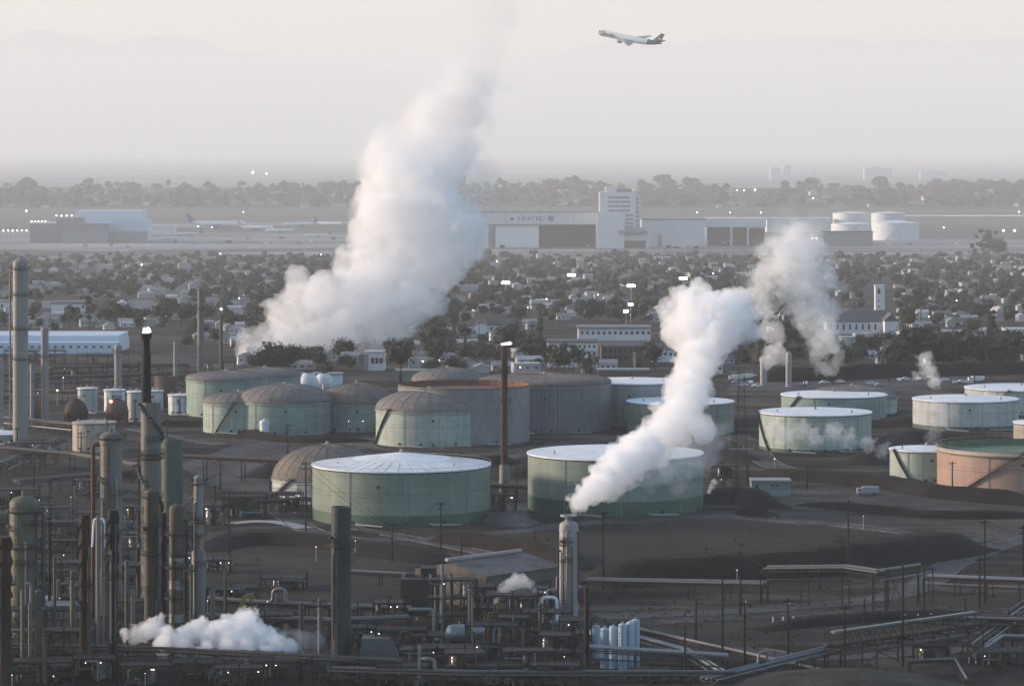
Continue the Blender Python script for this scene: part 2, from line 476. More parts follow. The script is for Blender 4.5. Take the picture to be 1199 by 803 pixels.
T['peach'] = tank(1098, 1300, 580, 531, 'peach', 'open', None, 'peach sunlit tank with a green open top at the right edge', roofmat=SH['greenroof'], girder=True, stair=(218, 262))
T['edge'] = tank(1187, 1262, 517, 497, 'beige', 'cone', 490, 'cream tank of which only a sliver shows at the right edge')
T['l1'] = tank(218, 312, 489, 445, 'teal', 'dome', 435, 'teal domed tank rearmost of the left group, beside small white tanks')
T['l1b'] = tank(268, 352, 478, 441, 'teal', 'dome', 431, 'teal tank under the big steam plume, mostly hidden by domes')
T['l2'] = tank(238, 322, 508, 472, 'pale', 'dome', 459, 'small pale tank with a dome and a slanting stair, left of the wide dome', stair=(236, 268))
T['l3'] = tank(279, 388, 510, 471, 'teal', 'dome', 450, 'teal tank with wide grey dome behind the white upright vessel')
T['l4'] = tank(373, 462, 506, 472, 'teal', 'dome', 449, 'teal tank with grey dome between the wide dome and the pale domed tank', roofmat=BROWN_DOME)
T['beige'] = tank(85, 135, 529, 496, 'beige', 'cone', 493, 'beige upright tank behind the domed column', roofmat=SH['beige'])
T['lowgreen'] = tank(-25, 31, 520, 509, 'pale', 'cone', 503, 'low pale green tank with white roof at the left edge')
for xl, xr, yb, yt, sh, lb in ((91, 114, 484, 455, 'white', 'pale upright tank, leftmost of the small white ones'), (122, 146, 482, 457, 'bright', 'small white tank second from the left in its row'),
        (149, 172, 494, 459, 'white', 'small white tank just left of the black flare stack'), (168, 191, 481, 458, 'bright', 'small white tank just right of the black flare stack'),
        (197, 226, 486, 463, 'bright', 'short white tank against the teal domed tank')):
    tank(xl, xr, yb, yt, sh, 'cone', yt - 2, lb, grp='small white upright tanks')
# ------------------------------------------------------------------ steam
# A body of steam is a closed billowing surface filled with an even scattering volume; thinner veils are parts of it.
def steam_mesh(name, pts, c0, vox, warp, billow, bscale, amp, nscale, seed, keep=1):
    """surface of a field of puffs, warped and broken up by cellular and fractal noise (meshed once, here)"""
    ng = bpy.data.node_groups.new('steam_field', 'GeometryNodeTree')
    ng.interface.new_socket('Geometry', in_out='OUTPUT', socket_type='NodeSocketGeometry')
    out = nn(ng, 'NodeGroupOutput')
    pos = nn(ng, 'GeometryNodeInputPosition').outputs[0]
    off = nn(ng, 'ShaderNodeVectorMath', operation='ADD'); ng.links.new(pos, off.inputs[0]); off.inputs[1].default_value = (seed * 131.7, seed * 57.1, 0)
    q0 = off.outputs[0]
    wn = nn(ng, 'ShaderNodeTexNoise'); wn.inputs['Scale'].default_value = nscale; wn.inputs['Detail'].default_value = 3; ng.links.new(q0, wn.inputs['Vector'])
    wv = nn(ng, 'ShaderNodeVectorMath', operation='MULTIPLY_ADD'); ng.links.new(wn.outputs['Color'], wv.inputs[0]); wv.inputs[1].default_value = (warp * 2,) * 3; wv.inputs[2].default_value = (-warp,) * 3
    wa = nn(ng, 'ShaderNodeVectorMath', operation='ADD'); ng.links.new(pos, wa.inputs[0]); ng.links.new(wv.outputs[0], wa.inputs[1])
    wq = nn(ng, 'ShaderNodeVectorMath', operation='ADD'); ng.links.new(q0, wq.inputs[0]); ng.links.new(wv.outputs[0], wq.inputs[1])
    acc = None
    for p, r in pts:
        dn = nn(ng, 'ShaderNodeVectorMath', operation='DISTANCE'); ng.links.new(wa.outputs[0], dn.inputs[0]); dn.inputs[1].default_value = p - c0
        q = math_(ng, 'MULTIPLY', dn.outputs['Value'], 1 / r)
        acc = q if acc is None else math_(ng, 'SMOOTH_MIN', acc, q, .2)
    f = math_(ng, 'SUBTRACT', 2.0, acc)
    for k, (bs, ba) in enumerate(((bscale, billow), (bscale * 2.3, billow * .5), (bscale * 5.1, billow * .34))):
        vo = nn(ng, 'ShaderNodeTexVoronoi'); vo.inputs['Scale'].default_value = bs; ng.links.new(wq.outputs[0], vo.inputs['Vector'])
        f = math_(ng, 'ADD', f, math_(ng, 'MULTIPLY', math_(ng, 'SUBTRACT', .45, vo.outputs['Distance']), ba))
    if amp:
        n = noise_(ng, wq.outputs[0], nscale * 2.2, 5, .62, .4)
        f = math_(ng, 'ADD', f, math_(ng, 'MULTIPLY', math_(ng, 'SUBTRACT', n, .5), amp * 2))
    f = math_(ng, 'MAXIMUM', f, 0.0)
    vc = nn(ng, 'GeometryNodeVolumeCube')
    lo = [min((p - c0)[i] - r * 1.5 for p, r in pts) for i in range(3)]; hi = [max((p - c0)[i] + r * 1.5 for p, r in pts) for i in range(3)]
    vc.inputs['Min'].default_value = lo; vc.inputs['Max'].default_value = hi
    for i, ax in enumerate('XYZ'): vc.inputs['Resolution ' + ax].default_value = max(8, min(300, int((hi[i] - lo[i]) / vox)))
    ng.links.new(f, vc.inputs['Density'])
    vm = nn(ng, 'GeometryNodeVolumeToMesh'); ng.links.new(vc.outputs[0], vm.inputs['Volume']); vm.inputs['Threshold'].default_value = 1.0
    ng.links.new(vm.outputs[0], out.inputs[0])
    me = bpy.data.meshes.new('field_source'); o = bpy.data.objects.new('field_source', me); COL.objects.link(o)
    md = o.modifiers.new('field', 'NODES'); md.node_group = ng
    dg = bpy.context.evaluated_depsgraph_get(); dg.update()
    me2 = bpy.data.meshes.new_from_object(o.evaluated_get(dg))
    bpy.data.objects.remove(o); bpy.data.meshes.remove(me); bpy.data.node_groups.remove(ng)
    # keep the main body only (label the pieces through the edges)
    import numpy as np
    nv = len(me2.vertices); ne = len(me2.edges)
    E = np.empty(ne * 2, np.int32); me2.edges.foreach_get('vertices', E); E = E.reshape(-1, 2)
    lab = np.arange(nv)
    while True:
        m_ = np.minimum(lab[E[:, 0]], lab[E[:, 1]]); l2 = lab.copy()
        np.minimum.at(l2, E[:, 0], m_); np.minimum.at(l2, E[:, 1], m_); l2 = l2[l2]; l2 = l2[l2]
        if (l2 == lab).all(): break
        lab = l2
    ids, cnt = np.unique(lab, return_counts=True); good = ids[np.argsort(-cnt)[:keep]]
    me2.name = name
    if len(ids) > keep:
        import bmesh
        bm = bmesh.new(); bm.from_mesh(me2); bm.verts.ensure_lookup_table()
        ok = np.isin(lab, good)
        bmesh.ops.delete(bm, geom=[bm.verts[i] for i in np.nonzero(~ok)[0]], context='VERTS'); bm.to_mesh(me2); bm.free()
    return me2
def steam_mat(dens, col=(.998, .996, .995), anis=.0):
    m = bpy.data.materials.new('steam'); m.use_nodes = True
    nt = m.node_tree; nt.nodes.remove(nt.nodes['Principled BSDF'])
    pv = nn(nt, 'ShaderNodeVolumePrincipled'); pv.inputs['Color'].default_value = (*col, 1); pv.inputs['Anisotropy'].default_value = anis; pv.inputs['Density'].default_value = dens
    nt.links.new(pv.outputs[0], nt.nodes['Material Output'].inputs['Volume'])
    return m
def plume(label, Y, dy, body, dens, vpx=1.5, seed=1, warp=.5, billow=.55, bs=.9, amp=.35, veil=None, vdens=.1, grow=1.0, mid=None, mdens=.4, mname='upper_plume', name='steam_plume'):
    """body, veil: puffs (px, py, r px)"""
    rnd = random.Random(seed)
    n = len(body); y0 = max(b[1] for b in body); y1 = min(b[1] for b in (body + (veil or [])))
    def lift(bl):
        out = []
        for px, py, r in bl:
            yy = Y + dy * (y0 - py) / max(1, y0 - y1) + rnd.uniform(-.25, .25) * S(r, Y)
            out.append((Vector((X(px, yy), yy, Z(py, yy))), S(r * grow, yy)))
        return out
    P = lift(body); c0 = P[0][0].copy(); avg = sum(r for _, r in P) / len(P)
    me = steam_mesh(name, P, c0, S(vpx, Y), avg * warp, billow, bs / avg, amp, .55 / avg, seed)
    me.materials.clear(); me.materials.append(steam_mat(dens))
    o = bpy.data.objects.new(name, me); COL.objects.link(o); o.location = c0
    tag(o, label, 'steam')
    if mid:
        V = lift(mid); av2 = sum(r for _, r in V) / len(V)
        me = steam_mesh(mname, V, c0, S(vpx * (1.2 if mdens < 1 else .6), Y), av2 * warp * (1.1 if mdens < 1 else .5), billow * 1.1, bs / av2, amp * (1.5 if mdens < 1 else .7), .5 / av2, seed + 20)
        me.materials.clear(); me.materials.append(steam_mat(dens * mdens))
        v = bpy.data.objects.new(mname, me); COL.objects.link(v); v.parent = o
    if veil:
        V = lift(veil)
        me = steam_mesh('thin_veil', V, c0, S(vpx * 1.7, Y), avg * warp * 1.4, billow * 1.2, bs * .9 / avg, amp * 1.7, .5 / avg, seed + 50, 1)
        me.materials.clear(); me.materials.append(steam_mat(dens * vdens))
        v = bpy.data.objects.new('thin_veil', me); COL.objects.link(v); v.parent = o
    return o

plume('dense white steam blowing from the white tower across the green tanks', 808, 150,
      [(663, 598, 8), (668, 593, 12), (678, 585, 16), (691, 575, 20), (707, 562, 23), (724, 549, 26), (746, 531, 29), (768, 513, 30), (788, 494, 30), (800, 476, 29), (806, 458, 28), (810, 442, 27), (817, 420, 30), (820, 398, 35), (808, 374, 34), (836, 374, 40), (862, 380, 28), (796, 352, 18), (818, 346, 20), (866, 354, 17), (800, 395, 22), (846, 402, 22), (820, 505, 18)], .24,
      seed=1, warp=.36, amp=.55, billow=.6, mdens=1.3, mname='steam_jet', mid=[(663, 599, 6), (666, 595, 9), (673, 588, 13), (682, 581, 16), (693, 574, 18), (706, 564, 21), (720, 553, 23), (736, 541, 24), (752, 528, 25)], veil=[(790, 540, 32), (815, 520, 34), (765, 555, 24), (835, 490, 26), (770, 470, 24), (845, 430, 28), (785, 420, 26), (872, 390, 28), (884, 360, 24), (812, 550, 16)], vdens=.16)
plume('broad bank of white steam rising from the units behind the teal tanks', 1950, 150,
      [(277, 428, 11), (288, 420, 18), (306, 412, 26), (334, 402, 31), (366, 394, 36), (400, 388, 37), (432, 380, 35), (462, 366, 34), (490, 350, 32), (338, 368, 26), (350, 340, 25), (376, 350, 33), (412, 350, 36), (448, 340, 38), (488, 325, 38), (518, 308, 34), (543, 290, 27), (424, 312, 30), (458, 300, 38), (502, 282, 42),
       (545, 268, 25), (428, 275, 26), (455, 255, 40), (498, 245, 42), (436, 228, 26), (466, 220, 34)], .075,
      seed=2, vpx=1.9, billow=.6, amp=.75, warp=.6, mid=[(450, 240, 36), (500, 245, 50), (538, 250, 30), (440, 215, 28), (468, 205, 42), (512, 205, 46), (455, 178, 30), (492, 170, 38), (528, 180, 30), (505, 140, 32), (532, 125, 30), (545, 95, 26), (552, 270, 28)], mdens=.5,
      veil=[(460, 190, 44), (500, 165, 50), (530, 130, 46), (545, 90, 40), (558, 50, 38), (565, 10, 38), (570, -20, 32), (500, 110, 28), (555, 210, 36), (562, 280, 28), (410, 250, 26), (520, 370, 26), (470, 400, 22)], vdens=.22)
plume('ragged steam column rising in front of the church and bell tower', 1500, 60,
      [(966, 428, 12), (962, 408, 17), (957, 382, 22), (950, 352, 26), (945, 325, 30), (925, 300, 32), (905, 312, 24), (893, 335, 20), (948, 292, 22), (900, 360, 15), (902, 388, 16), (905, 412, 16), (935, 278, 20), (925, 332, 24), (882, 345, 18), (890, 365, 16), (968, 365, 18), (972, 395, 15), (978, 420, 11), (940, 360, 20)], .065,
      seed=3, vpx=1.3, billow=.75, amp=1.15, warp=.8, veil=[(905, 420, 20), (900, 380, 24), (885, 345, 24), (960, 400, 26), (960, 350, 30), (925, 310, 42), (935, 270, 24), (975, 420, 18)], vdens=.2)
plume('thin wisp of steam above the broad pale tank', 1330, 20, [(1098, 462, 7), (1094, 448, 9), (1088, 434, 11), (1082, 420, 10), (1078, 408, 7), (1072, 440, 6)], .11, seed=4, vpx=1.0, amp=.9, warp=.8,
      veil=[(1072, 445, 12), (1080, 415, 14), (1092, 450, 13), (1098, 475, 12), (1104, 495, 13), (1092, 512, 12), (1112, 480, 10)], vdens=.25)
plume('faint wisps of steam drifting before the pale green tank', 1120, 10, [(905, 502, 10), (920, 508, 12), (938, 504, 12), (955, 512, 13), (975, 506, 12), (995, 514, 13), (1015, 520, 10), (1035, 528, 9)], .075, seed=7, vpx=1.0, amp=1.3, warp=1.1, billow=.7)
plume('small white wisp of steam beside the steamed green tank', 1035, 5, [(830, 575, 3.5), (833, 570, 4), (836, 564, 4), (835, 558, 3)], .25, seed=8, vpx=.5, amp=.8, warp=.7)
plume('low bank of bluish white steam hugging the pipe rack', 748, 12,
      [(121, 746, 4), (132, 745, 6), (146, 744, 9), (160, 743, 11), (172, 739, 13), (183, 735, 15), (195, 745, 14), (210, 748, 13), (222, 742, 15), (234, 738, 16), (248, 746, 18), (262, 742, 19), (274, 735, 18), (287, 732, 22), (300, 742, 20), (312, 750, 18), (325, 755, 14), (338, 758, 11), (190, 757, 12), (215, 758, 11), (240, 760, 12), (265, 760, 12), (290, 760, 12), (312, 762, 10), (280, 750, 18)], .45,
      seed=5, vpx=.8, billow=.55, amp=.6, veil=[(140, 735, 12), (180, 725, 14), (220, 728, 14), (330, 748, 18), (350, 752, 16), (368, 752, 14), (300, 730, 16), (250, 735, 14), (345, 765, 10)], vdens=.10)
plume('small curl of white steam beside the rusty roofed building', 800, 4, [(581, 703, 4), (585, 697, 6), (590, 690, 7.5), (597, 684, 8.5), (605, 680, 9), (613, 680, 8), (620, 684, 6), (626, 690, 4)], .3, seed=6, vpx=.5, amp=.9, veil=[(612, 690, 8), (625, 690, 7), (640, 680, 7), (648, 668, 6)], vdens=.12)
# ------------------------------------------------------------------ sheets and banks of earth
def M_ground(name, a, b_, s=.05, rough=.9, sx=1.0, fine=1.2, k=.5, bump=.5):
    """earth or paving: broad patches, mid mottling, fine grain and pale drag marks"""
    a, b_ = dark(a, k * .55), dark(b_, k * 1.1)
    m, nt, b = newmat(name)
    geo = nn(nt, 'ShaderNodeNewGeometry').outputs['Position']
    n1 = noise_(nt, mapping_(nt, geo, (sx, 1, 1)), s, 7, .68, .8)
    n2 = noise_(nt, geo, fine, 3, .65)
    n3 = noise_(nt, mapping_(nt, geo, (.3, 1, 1)), s * 5, 5, .7, 1.2)
    f = math_(nt, 'ADD', math_(nt, 'MULTIPLY', n1, .45), math_(nt, 'ADD', math_(nt, 'MULTIPLY', n2, .25), math_(nt, 'MULTIPLY', n3, .3)))
    c = ramp(nt, f, [(.41, a), (.50, [(x + y) * .40 for x, y in zip(a, b_)]), (.59, b_)])
    nt.links.new(c, b.inputs['Base Color']); b.inputs['Roughness'].default_value = rough; b.inputs['Specular IOR Level'].default_value = .2
    if bump and fine > .5: earth_bump(nt, b, geo, bump)
    return m
ASPHALT = M_ground('old_asphalt', (.075, .072, .075), (.115, .110, .112), .06, .85, k=.8, bump=0)
DIRTROAD = M_ground('packed_dirt', (.085, .072, .060), (.15, .132, .115), .05, k=.6)
DARKDIRT = M_ground('oily_dirt', (.018, .013, .010), (.045, .034, .027), .03)
BROWN = M_ground('brown_dirt', (.030, .022, .017), (.062, .046, .035), .03, sx=.4)
BANK = M_ground('shaded_bank_dirt', (.014, .011, .009), (.034, .026, .021), .06, sx=.5)  # darkened dirt: shade of slopes facing away from the sun put into the colour
CONC = M_ground('pale_concrete', (.19, .18, .165), (.27, .255, .235), .08, k=.6)
DRYGRASS = M_ground('dry_grass', (.05, .042, .028), (.10, .085, .058), .06, sx=.35)
APRON = M_ground('runway_concrete', (.20, .205, .21), (.31, .315, .32), .010, sx=.15, fine=.05, k=1.2)
FIELD = M_ground('airfield_grass', (.06, .058, .05), (.12, .115, .10), .006, sx=.15, fine=.05, k=1.4)

KERB = M_ground('kerb_concrete', (.16, .155, .145), (.28, .27, .25), .1, k=.8, bump=0)
def sheet(name, poly, mat, z=.02):
    """flat sheet on the ground; sampled along its edges so that it follows the slope"""
    pts = []
    n = len(poly)
    P = [G(*p) for p in poly]
    for i in range(n):
        a, b = P[i], P[(i + 1) % n]
        for t in range(6):
            q = a.lerp(b, t / 6); q.z = tz(q.y) + z; pts.append(q)
    mb = MB(); mb.add(pts, [tuple(range(len(pts)))])
    o = mb.build(name, mat)
    import bmesh
    bm = bmesh.new(); bm.from_mesh(o.data); bmesh.ops.triangulate(bm, faces=bm.faces[:]); bm.normal_update()
    for f in bm.faces:
        if f.normal.z < 0: f.normal_flip()
    bm.to_mesh(o.data); bm.free()
    return tag(o, kind='structure')
def road(name, pts, w, mat, z=.03, kerb=False):
    P = [G(*p) for p in pts]
    # smooth the centre line
    Q = []
    for i in range(len(P) - 1):
        p0, p1, p2, p3 = P[max(0, i - 1)], P[i], P[i + 1], P[min(len(P) - 1, i + 2)]
        for t in (0, .2, .4, .6, .8):
            Q.append(.5 * ((2 * p1) + (p2 - p0) * t + (2 * p0 - 5 * p1 + 4 * p2 - p3) * t * t + (3 * p1 - p0 - 3 * p2 + p3) * t ** 3))
    Q.append(P[-1])
    vs = []; fs = []
    for i, q in enumerate(Q):
        d = (Q[min(i + 1, len(Q) - 1)] - Q[max(0, i - 1)]); d.z = 0; d.normalize()
        s_ = Vector((d.y, -d.x, 0)) * w / 2
        for k in (-1, 1):
            v = q + s_ * k; v.z = tz(v.y) + z; vs.append(v)
    for i in range(len(Q) - 1): fs.append((2 * i, 2 * i + 1, 2 * i + 3, 2 * i + 2))
    mb = MB(); mb.add(vs, fs)
    if name == 'service_road':      # low pale kerbs with gaps
        kb = MB()
        for i in range(len(Q) - 1):
            for k in (0, 1):
                if mnoise.noise(Vector((i * .23, k * 5.0, len(Q)))) > -.12:
                    a, b = Vector(vs[2 * i + k]), Vector(vs[2 * i + 2 + k]); kb.bar(a + Vector((0, 0, .06)), b + Vector((0, 0, .06)), .3, .18)
        tag(kb.build('road_kerb', KERB), kind='structure')
    return tag(mb.build(name, mat), kind='structure')
def bank(pts, w, h, mat=None, name='earth_bank', top=.35):
    """a ridge of earth along a line on the ground: sloping sides, flat uneven crest"""
    P = [G(*p) for p in pts]
    Q = []
    for i in range(len(P) - 1):
        p0, p1, p2, p3 = P[max(0, i - 1)], P[i], P[i + 1], P[min(len(P) - 1, i + 2)]
        n = max(4, int((p2 - p1).length / 6))
        for j in range(n):
            t = j / n
            Q.append(.5 * ((2 * p1) + (p2 - p0) * t + (2 * p0 - 5 * p1 + 4 * p2 - p3) * t * t + (3 * p1 - p0 - 3 * p2 + p3) * t ** 3))
    Q.append(P[-1])
    vs = []; fs = []; m = 7
    for i, q in enumerate(Q):
        d = (Q[min(i + 1, len(Q) - 1)] - Q[max(0, i - 1)]); d.z = 0; d.normalize()
        s_ = Vector((d.y, -d.x, 0))
        e = min(1, i / 2.5, (len(Q) - 1 - i) / 2.5)
        for k in range(m):
            u = k / (m - 1) * 2 - 1
            prof = min(1, (1 - abs(u)) / (1 - top))
            wob = 1 + .25 * mnoise.noise(q * .11 + Vector((u * 2, 3, 0)))
            v = q + s_ * (u * w / 2); v.z = tz(v.y) - .05 + h * prof * max(e, 0.0) * wob
            vs.append(v)
    for i in range(len(Q) - 1):
        for k in range(m - 1): fs.append((i * m + k, i * m + k + 1, (i + 1) * m + k + 1, (i + 1) * m + k))
    mb = MB(); mb.add(vs, fs, True)
    return tag(mb.build(name, mat or BANK), kind='structure')

# refinery floor: pads, roads, basins (photograph pixels on the ground)
sheet('yard', [(880, 578), (960, 572), (1240, 588), (1240, 604), (1110, 606), (930, 596)], DIRTROAD, .02)
sheet('yard', [(200, 548), (300, 512), (440, 512), (445, 530), (330, 552), (240, 590)], ASPHALT, .02)
sheet('yard', [(215, 572), (330, 556), (345, 580), (220, 600)], DIRTROAD, .024)
sheet('basin_floor', [(560, 640), (690, 618), (860, 608), (1085, 628), (1130, 640), (1085, 668), (900, 690), (640, 690)], BROWN, .024)
sheet('basin_floor', [(690, 690), (760, 662), (880, 660), (1000, 640), (1120, 634), (1085, 664), (1010, 684), (900, 692)], DARKDIRT, .034)
sheet('bare_field', [(690, 716), (1199, 694), (1260, 720), (1100, 742), (820, 760), (720, 736)], DRYGRASS, .022)
sheet('bare_field', [(230, 668), (390, 676), (500, 660), (500, 630), (380, 640), (300, 632), (230, 645)], DRYGRASS, .022)
sheet('bare_field', [(480, 690), (480, 662), (380, 672), (240, 672), (240, 700), (380, 712)], BROWN, .030)
sheet('plant_floor', [(-60, 690), (200, 684), (480, 690), (560, 705), (700, 715), (760, 770), (720, 815), (-60, 815)], M_ground('plant_floor', (.016, .013, .011), (.05, .043, .037), .07), .028)
sheet('plant_floor', [(-60, 560), (100, 560), (225, 590), (230, 690), (-60, 690)], M_ground('plant_floor_b', (.022, .018, .014), (.07, .058, .047), .06), .026)
road('service_road', [(330, 600), (366, 622), (430, 632), (560, 626), (700, 612), (840, 604), (905, 608)], 7.5, ASPHALT, .05)
road('service_road', [(905, 608), (1000, 616), (1080, 626), (1120, 634), (1165, 628), (1230, 618)], 7.5, ASPHALT, .045)
road('service_road', [(1240, 616), (1190, 632), (1120, 658), (1070, 690), (1000, 704), (850, 716), (700, 722)], 9, ASPHALT, .06)
road('service_road', [(410, 617), (470, 628), (560, 646), (640, 664)], 6, ASPHALT, .055)
road('service_road', [(190, 600), (232, 560), (250, 545), (300, 532), (380, 520), (470, 530), (560, 532), (700, 516), (860, 512), (905, 545), (1000, 560), (1100, 575)], 9, DIRTROAD, .048)
road('service_road', [(560, 545), (640, 525), (720, 512), (880, 510)], 7, ASPHALT, .052)
road('service_road', [(150, 500), (260, 520), (340, 506), (460, 508)], 7, ASPHALT, .04)
road('service_road', [(690, 742), (780, 728), (900, 722), (1060, 712), (1199, 716)], 6, DIRTROAD, .07)
road('service_road', [(560, 800), (700, 770), (860, 760), (960, 770), (1199, 755)], 8, ASPHALT, .05)
for pts, w_, h_ in (
    ([(230, 646), (300, 634), (390, 640), (470, 652), (540, 660)], 15, 3.0),
    ([(505, 632), (560, 638), (640, 652), (690, 668)], 9, 3.4),
    ([(300, 560), (345, 548), (400, 536), (470, 543), (560, 545), (600, 540)], 16, 3.4),
    ([(600, 560), (640, 545), (690, 532), (740, 525)], 14, 3.0),
    ([(740, 528), (830, 530), (880, 540)], 12, 2.6),
    ([(820, 590), (870, 585), (905, 596)], 16, 4.5),
    ([(862, 600), (905, 604)], 12, 3.0),
    ([(880, 555), (950, 562), (1040, 570), (1110, 582), (1230, 592)], 14, 3.6),
    ([(935, 590), (1010, 598), (1110, 606), (1230, 604)], 9, 2.2),
    ([(1010, 545), (1040, 525), (1070, 515), (1200, 520)], 18, 3.6),
    ([(870, 500), (890, 495), (960, 500), (1050, 497), (1075, 488)], 22, 2.6),
    ([(680, 684), (780, 678), (900, 672), (1000, 662), (1080, 650), (1130, 640)], 26, 6.0),
    ([(200, 552), (245, 580), (300, 585), (345, 590)], 12, 2.4),
    ([(80, 560), (190, 556)], 14, 2.4), ([(20, 640), (110, 632)], 14, 2.6),
    ([(160, 498), (260, 500), (330, 516), (440, 516)], 12, 2.2),
    ([(880, 738), (980, 728), (1100, 722), (1199, 728)], 10, 1.8),
    ([(880, 446), (960, 444), (1060, 440), (1230, 436)], 24, 6.0)):
    bank(pts, w_, h_)
# pale heap of sand by the road and pale spill pads
bank([(572, 604), (600, 612), (626, 614)], 14, 3.0, CONC, 'sand_bank')
sheet('pad', [(590, 590), (618, 588), (618, 602), (585, 604)], CONC, .03)
road('concrete_gutter', [(270, 613), (298, 610.5), (328, 612), (358, 618.5)], 5.5, M_ground('white_concrete', (.40, .40, .40), (.55, .55, .56), .2, k=1.0, bump=0), .12)
# the mound in the bottom right corner, grown with thin grass
mm = MB(); c0 = G(985, 812); NR, NA = 10, 48
vs = [c0 + Vector((0, 0, 4.6))]; fs = []
for i in range(1, NR + 1):
    for k in range(NA):
        a = 2 * pi * k / NA; q = i / NR
        vs.append(c0 + Vector((cos(a) * 31 * q, sin(a) * 26 * q, 4.6 * (1 - q * q) - .05 + .3 * mnoise.noise(Vector((cos(a) * q * 4, sin(a) * q * 4, 0))))))
for k in range(NA): fs.append((0, 1 + k, 1 + (k + 1) % NA))
for i in range(NR - 1):
    for k in range(NA): fs.append((1 + i * NA + k, 1 + (i + 1) * NA + k, 1 + (i + 1) * NA + (k + 1) % NA, 1 + i * NA + (k + 1) % NA))
mm.add(vs, fs, True)
tag(mm.build('mound', M_ground('mound_grass', (.06, .06, .045), (.10, .10, .075), .08)), kind='structure')
# airfield
PLAIN = M_ground('city_plain', (.22, .22, .22), (.34, .34, .34), .0008, sx=.3, fine=.01, k=1.0, bump=0)  # pale city roofs, with the brightness of distant haze put into the colour
mb = MB(); mb.add([(x, y, tz(y) + 3) for y in (15600, 17500, 30000, 94400) for x in (-15800, 15800)], [(2 * i, 2 * i + 1, 2 * i + 3, 2 * i + 2) for i in range(3)]); tag(mb.build('city_plain', PLAIN), kind='structure')
sheet('airfield', [(-60, 305), (1260, 300), (1260, 243), (-60, 243)], FIELD, .10)
sheet('apron', [(-60, 302), (1260, 297), (1260, 281), (-60, 270)], APRON, .20)
sheet('runway', [(-60, 254), (1260, 248), (1260, 246), (-60, 250)], APRON, .25)
sheet('taxiway', [(160, 268), (420, 262), (420, 259), (160, 262)], APRON, .30)
sheet('grass_strip', [(150, 293), (420, 290), (560, 290), (560, 293), (420, 294), (150, 297)], FIELD, .35)
sheet('grass_strip', [(640, 296), (1260, 292), (1260, 294), (640, 298)], FIELD, .35)
sheet('car_park', [(990, 452), (1010, 443), (1150, 440), (1150, 447), (1000, 458)], ASPHALT, .06)
sheet('car_park', [(850, 458), (860, 444), (980, 442), (975, 456)], ASPHALT, .06)
for k, (xa, xb, y0, y1) in enumerate(((-40, 420, 284, 285.4), (560, 1240, 291, 292.2), (-40, 300, 276, 277), (900, 1240, 285, 286.2), (560, 900, 294.5, 295.3), (-40, 520, 299.5, 300.2))):
    sheet('taxiway_edge', [(xa, y1), (xb, y1 - .6), (xb, y0 - .6), (xa, y0)], FIELD, .42)
for pts in ([(-20, 332), (400, 342), (760, 330), (1220, 338)], [(-20, 362), (300, 372), (560, 362), (900, 372), (1220, 362)], [(520, 402), (640, 398), (800, 402), (1220, 412)], [(-20, 388), (250, 398), (560, 420), (1000, 424), (1220, 418)],
            [(560, 440), (600, 380), (640, 330), (660, 300)], [(1110, 440), (1090, 380), (1060, 330), (1040, 300)], [(300, 420), (210, 350), (150, 305)]):
    road('street', pts, 11, ASPHALT, .08)
# ------------------------------------------------------------------ the town: trees and houses
LM = []      # landmarks that labels may refer to: (phrase, px, py)
BG = []      # small background things whose label is written at the end: (object, phrase, px, py)
def lm(ph, px, py): LM.append((ph, px, py))
def M_leaf(name, a, b_):
    m, nt, b = newmat(name)
    tc = nn(nt, 'ShaderNodeTexCoord').outputs['Object']
    n1 = noise_(nt, tc, .5, 4, .6)
    oi = nn(nt, 'ShaderNodeObjectInfo').outputs['Random']
    c = ramp(nt, math_(nt, 'ADD', math_(nt, 'MULTIPLY', n1, .6), math_(nt, 'MULTIPLY', oi, .4)), [(.3, a), (.7, b_)])
    nt.links.new(c, b.inputs['Base Color']); b.inputs['Roughness'].default_value = .8; b.inputs['Specular IOR Level'].default_value = .15
    return m
LEAF = M_leaf('tree_leaves', (.020, .024, .017), (.056, .060, .042))
LEAFB = M_leaf('dry_leaves', (.028, .023, .018), (.06, .05, .038))
BARK = M_plain('bark', (.06, .045, .035), .9, .3, 1.0)
def add_leaves(mb, rnd, c, r, n, size, flat=1.0):
    for _ in range(n):
        u = Vector((rnd.gauss(0, 1), rnd.gauss(0, 1), rnd.gauss(0, 1)))
        u.normalize()
        p = Vector(c) + Vector((u.x * r, u.y * r, u.z * r * flat)) * rnd.uniform(.75, 1.18)
        a = Vector((rnd.gauss(0, 1), rnd.gauss(0, 1), rnd.gauss(0, 1))).normalized(); b = u.cross(a)
        if b.length < .01: continue
        b.normalize(); s = size * rnd.uniform(.5, 1.2)
        mb.add([p - a * s, p + b * s * .7, p + a * s * .9, p - b * s * .8 + u * s * .3], [(0, 1, 2, 3)])
ICO = None
def lobe(mb, rnd, c, r, flat=.8, amp=.28):
    global ICO
    if ICO is None:
        import bmesh
        bm = bmesh.new(); bmesh.ops.create_icosphere(bm, subdivisions=2, radius=1.0)
        bm.verts.index_update(); ICO = ([v.co.copy() for v in bm.verts], [tuple(v.index for v in f.verts) for f in bm.faces]); bm.free()
    off = Vector((rnd.uniform(0, 50), rnd.uniform(0, 50), 0))
    vs = []
    for v in ICO[0]:
        k = r * (1 + amp * 2 * mnoise.noise(v * 1.9 + off) + amp * mnoise.noise(v * 4.7 + off))
        vs.append((c[0] + v.x * k, c[1] + v.y * k, c[2] + v.z * k * flat))
    mb.add(vs, ICO[1])
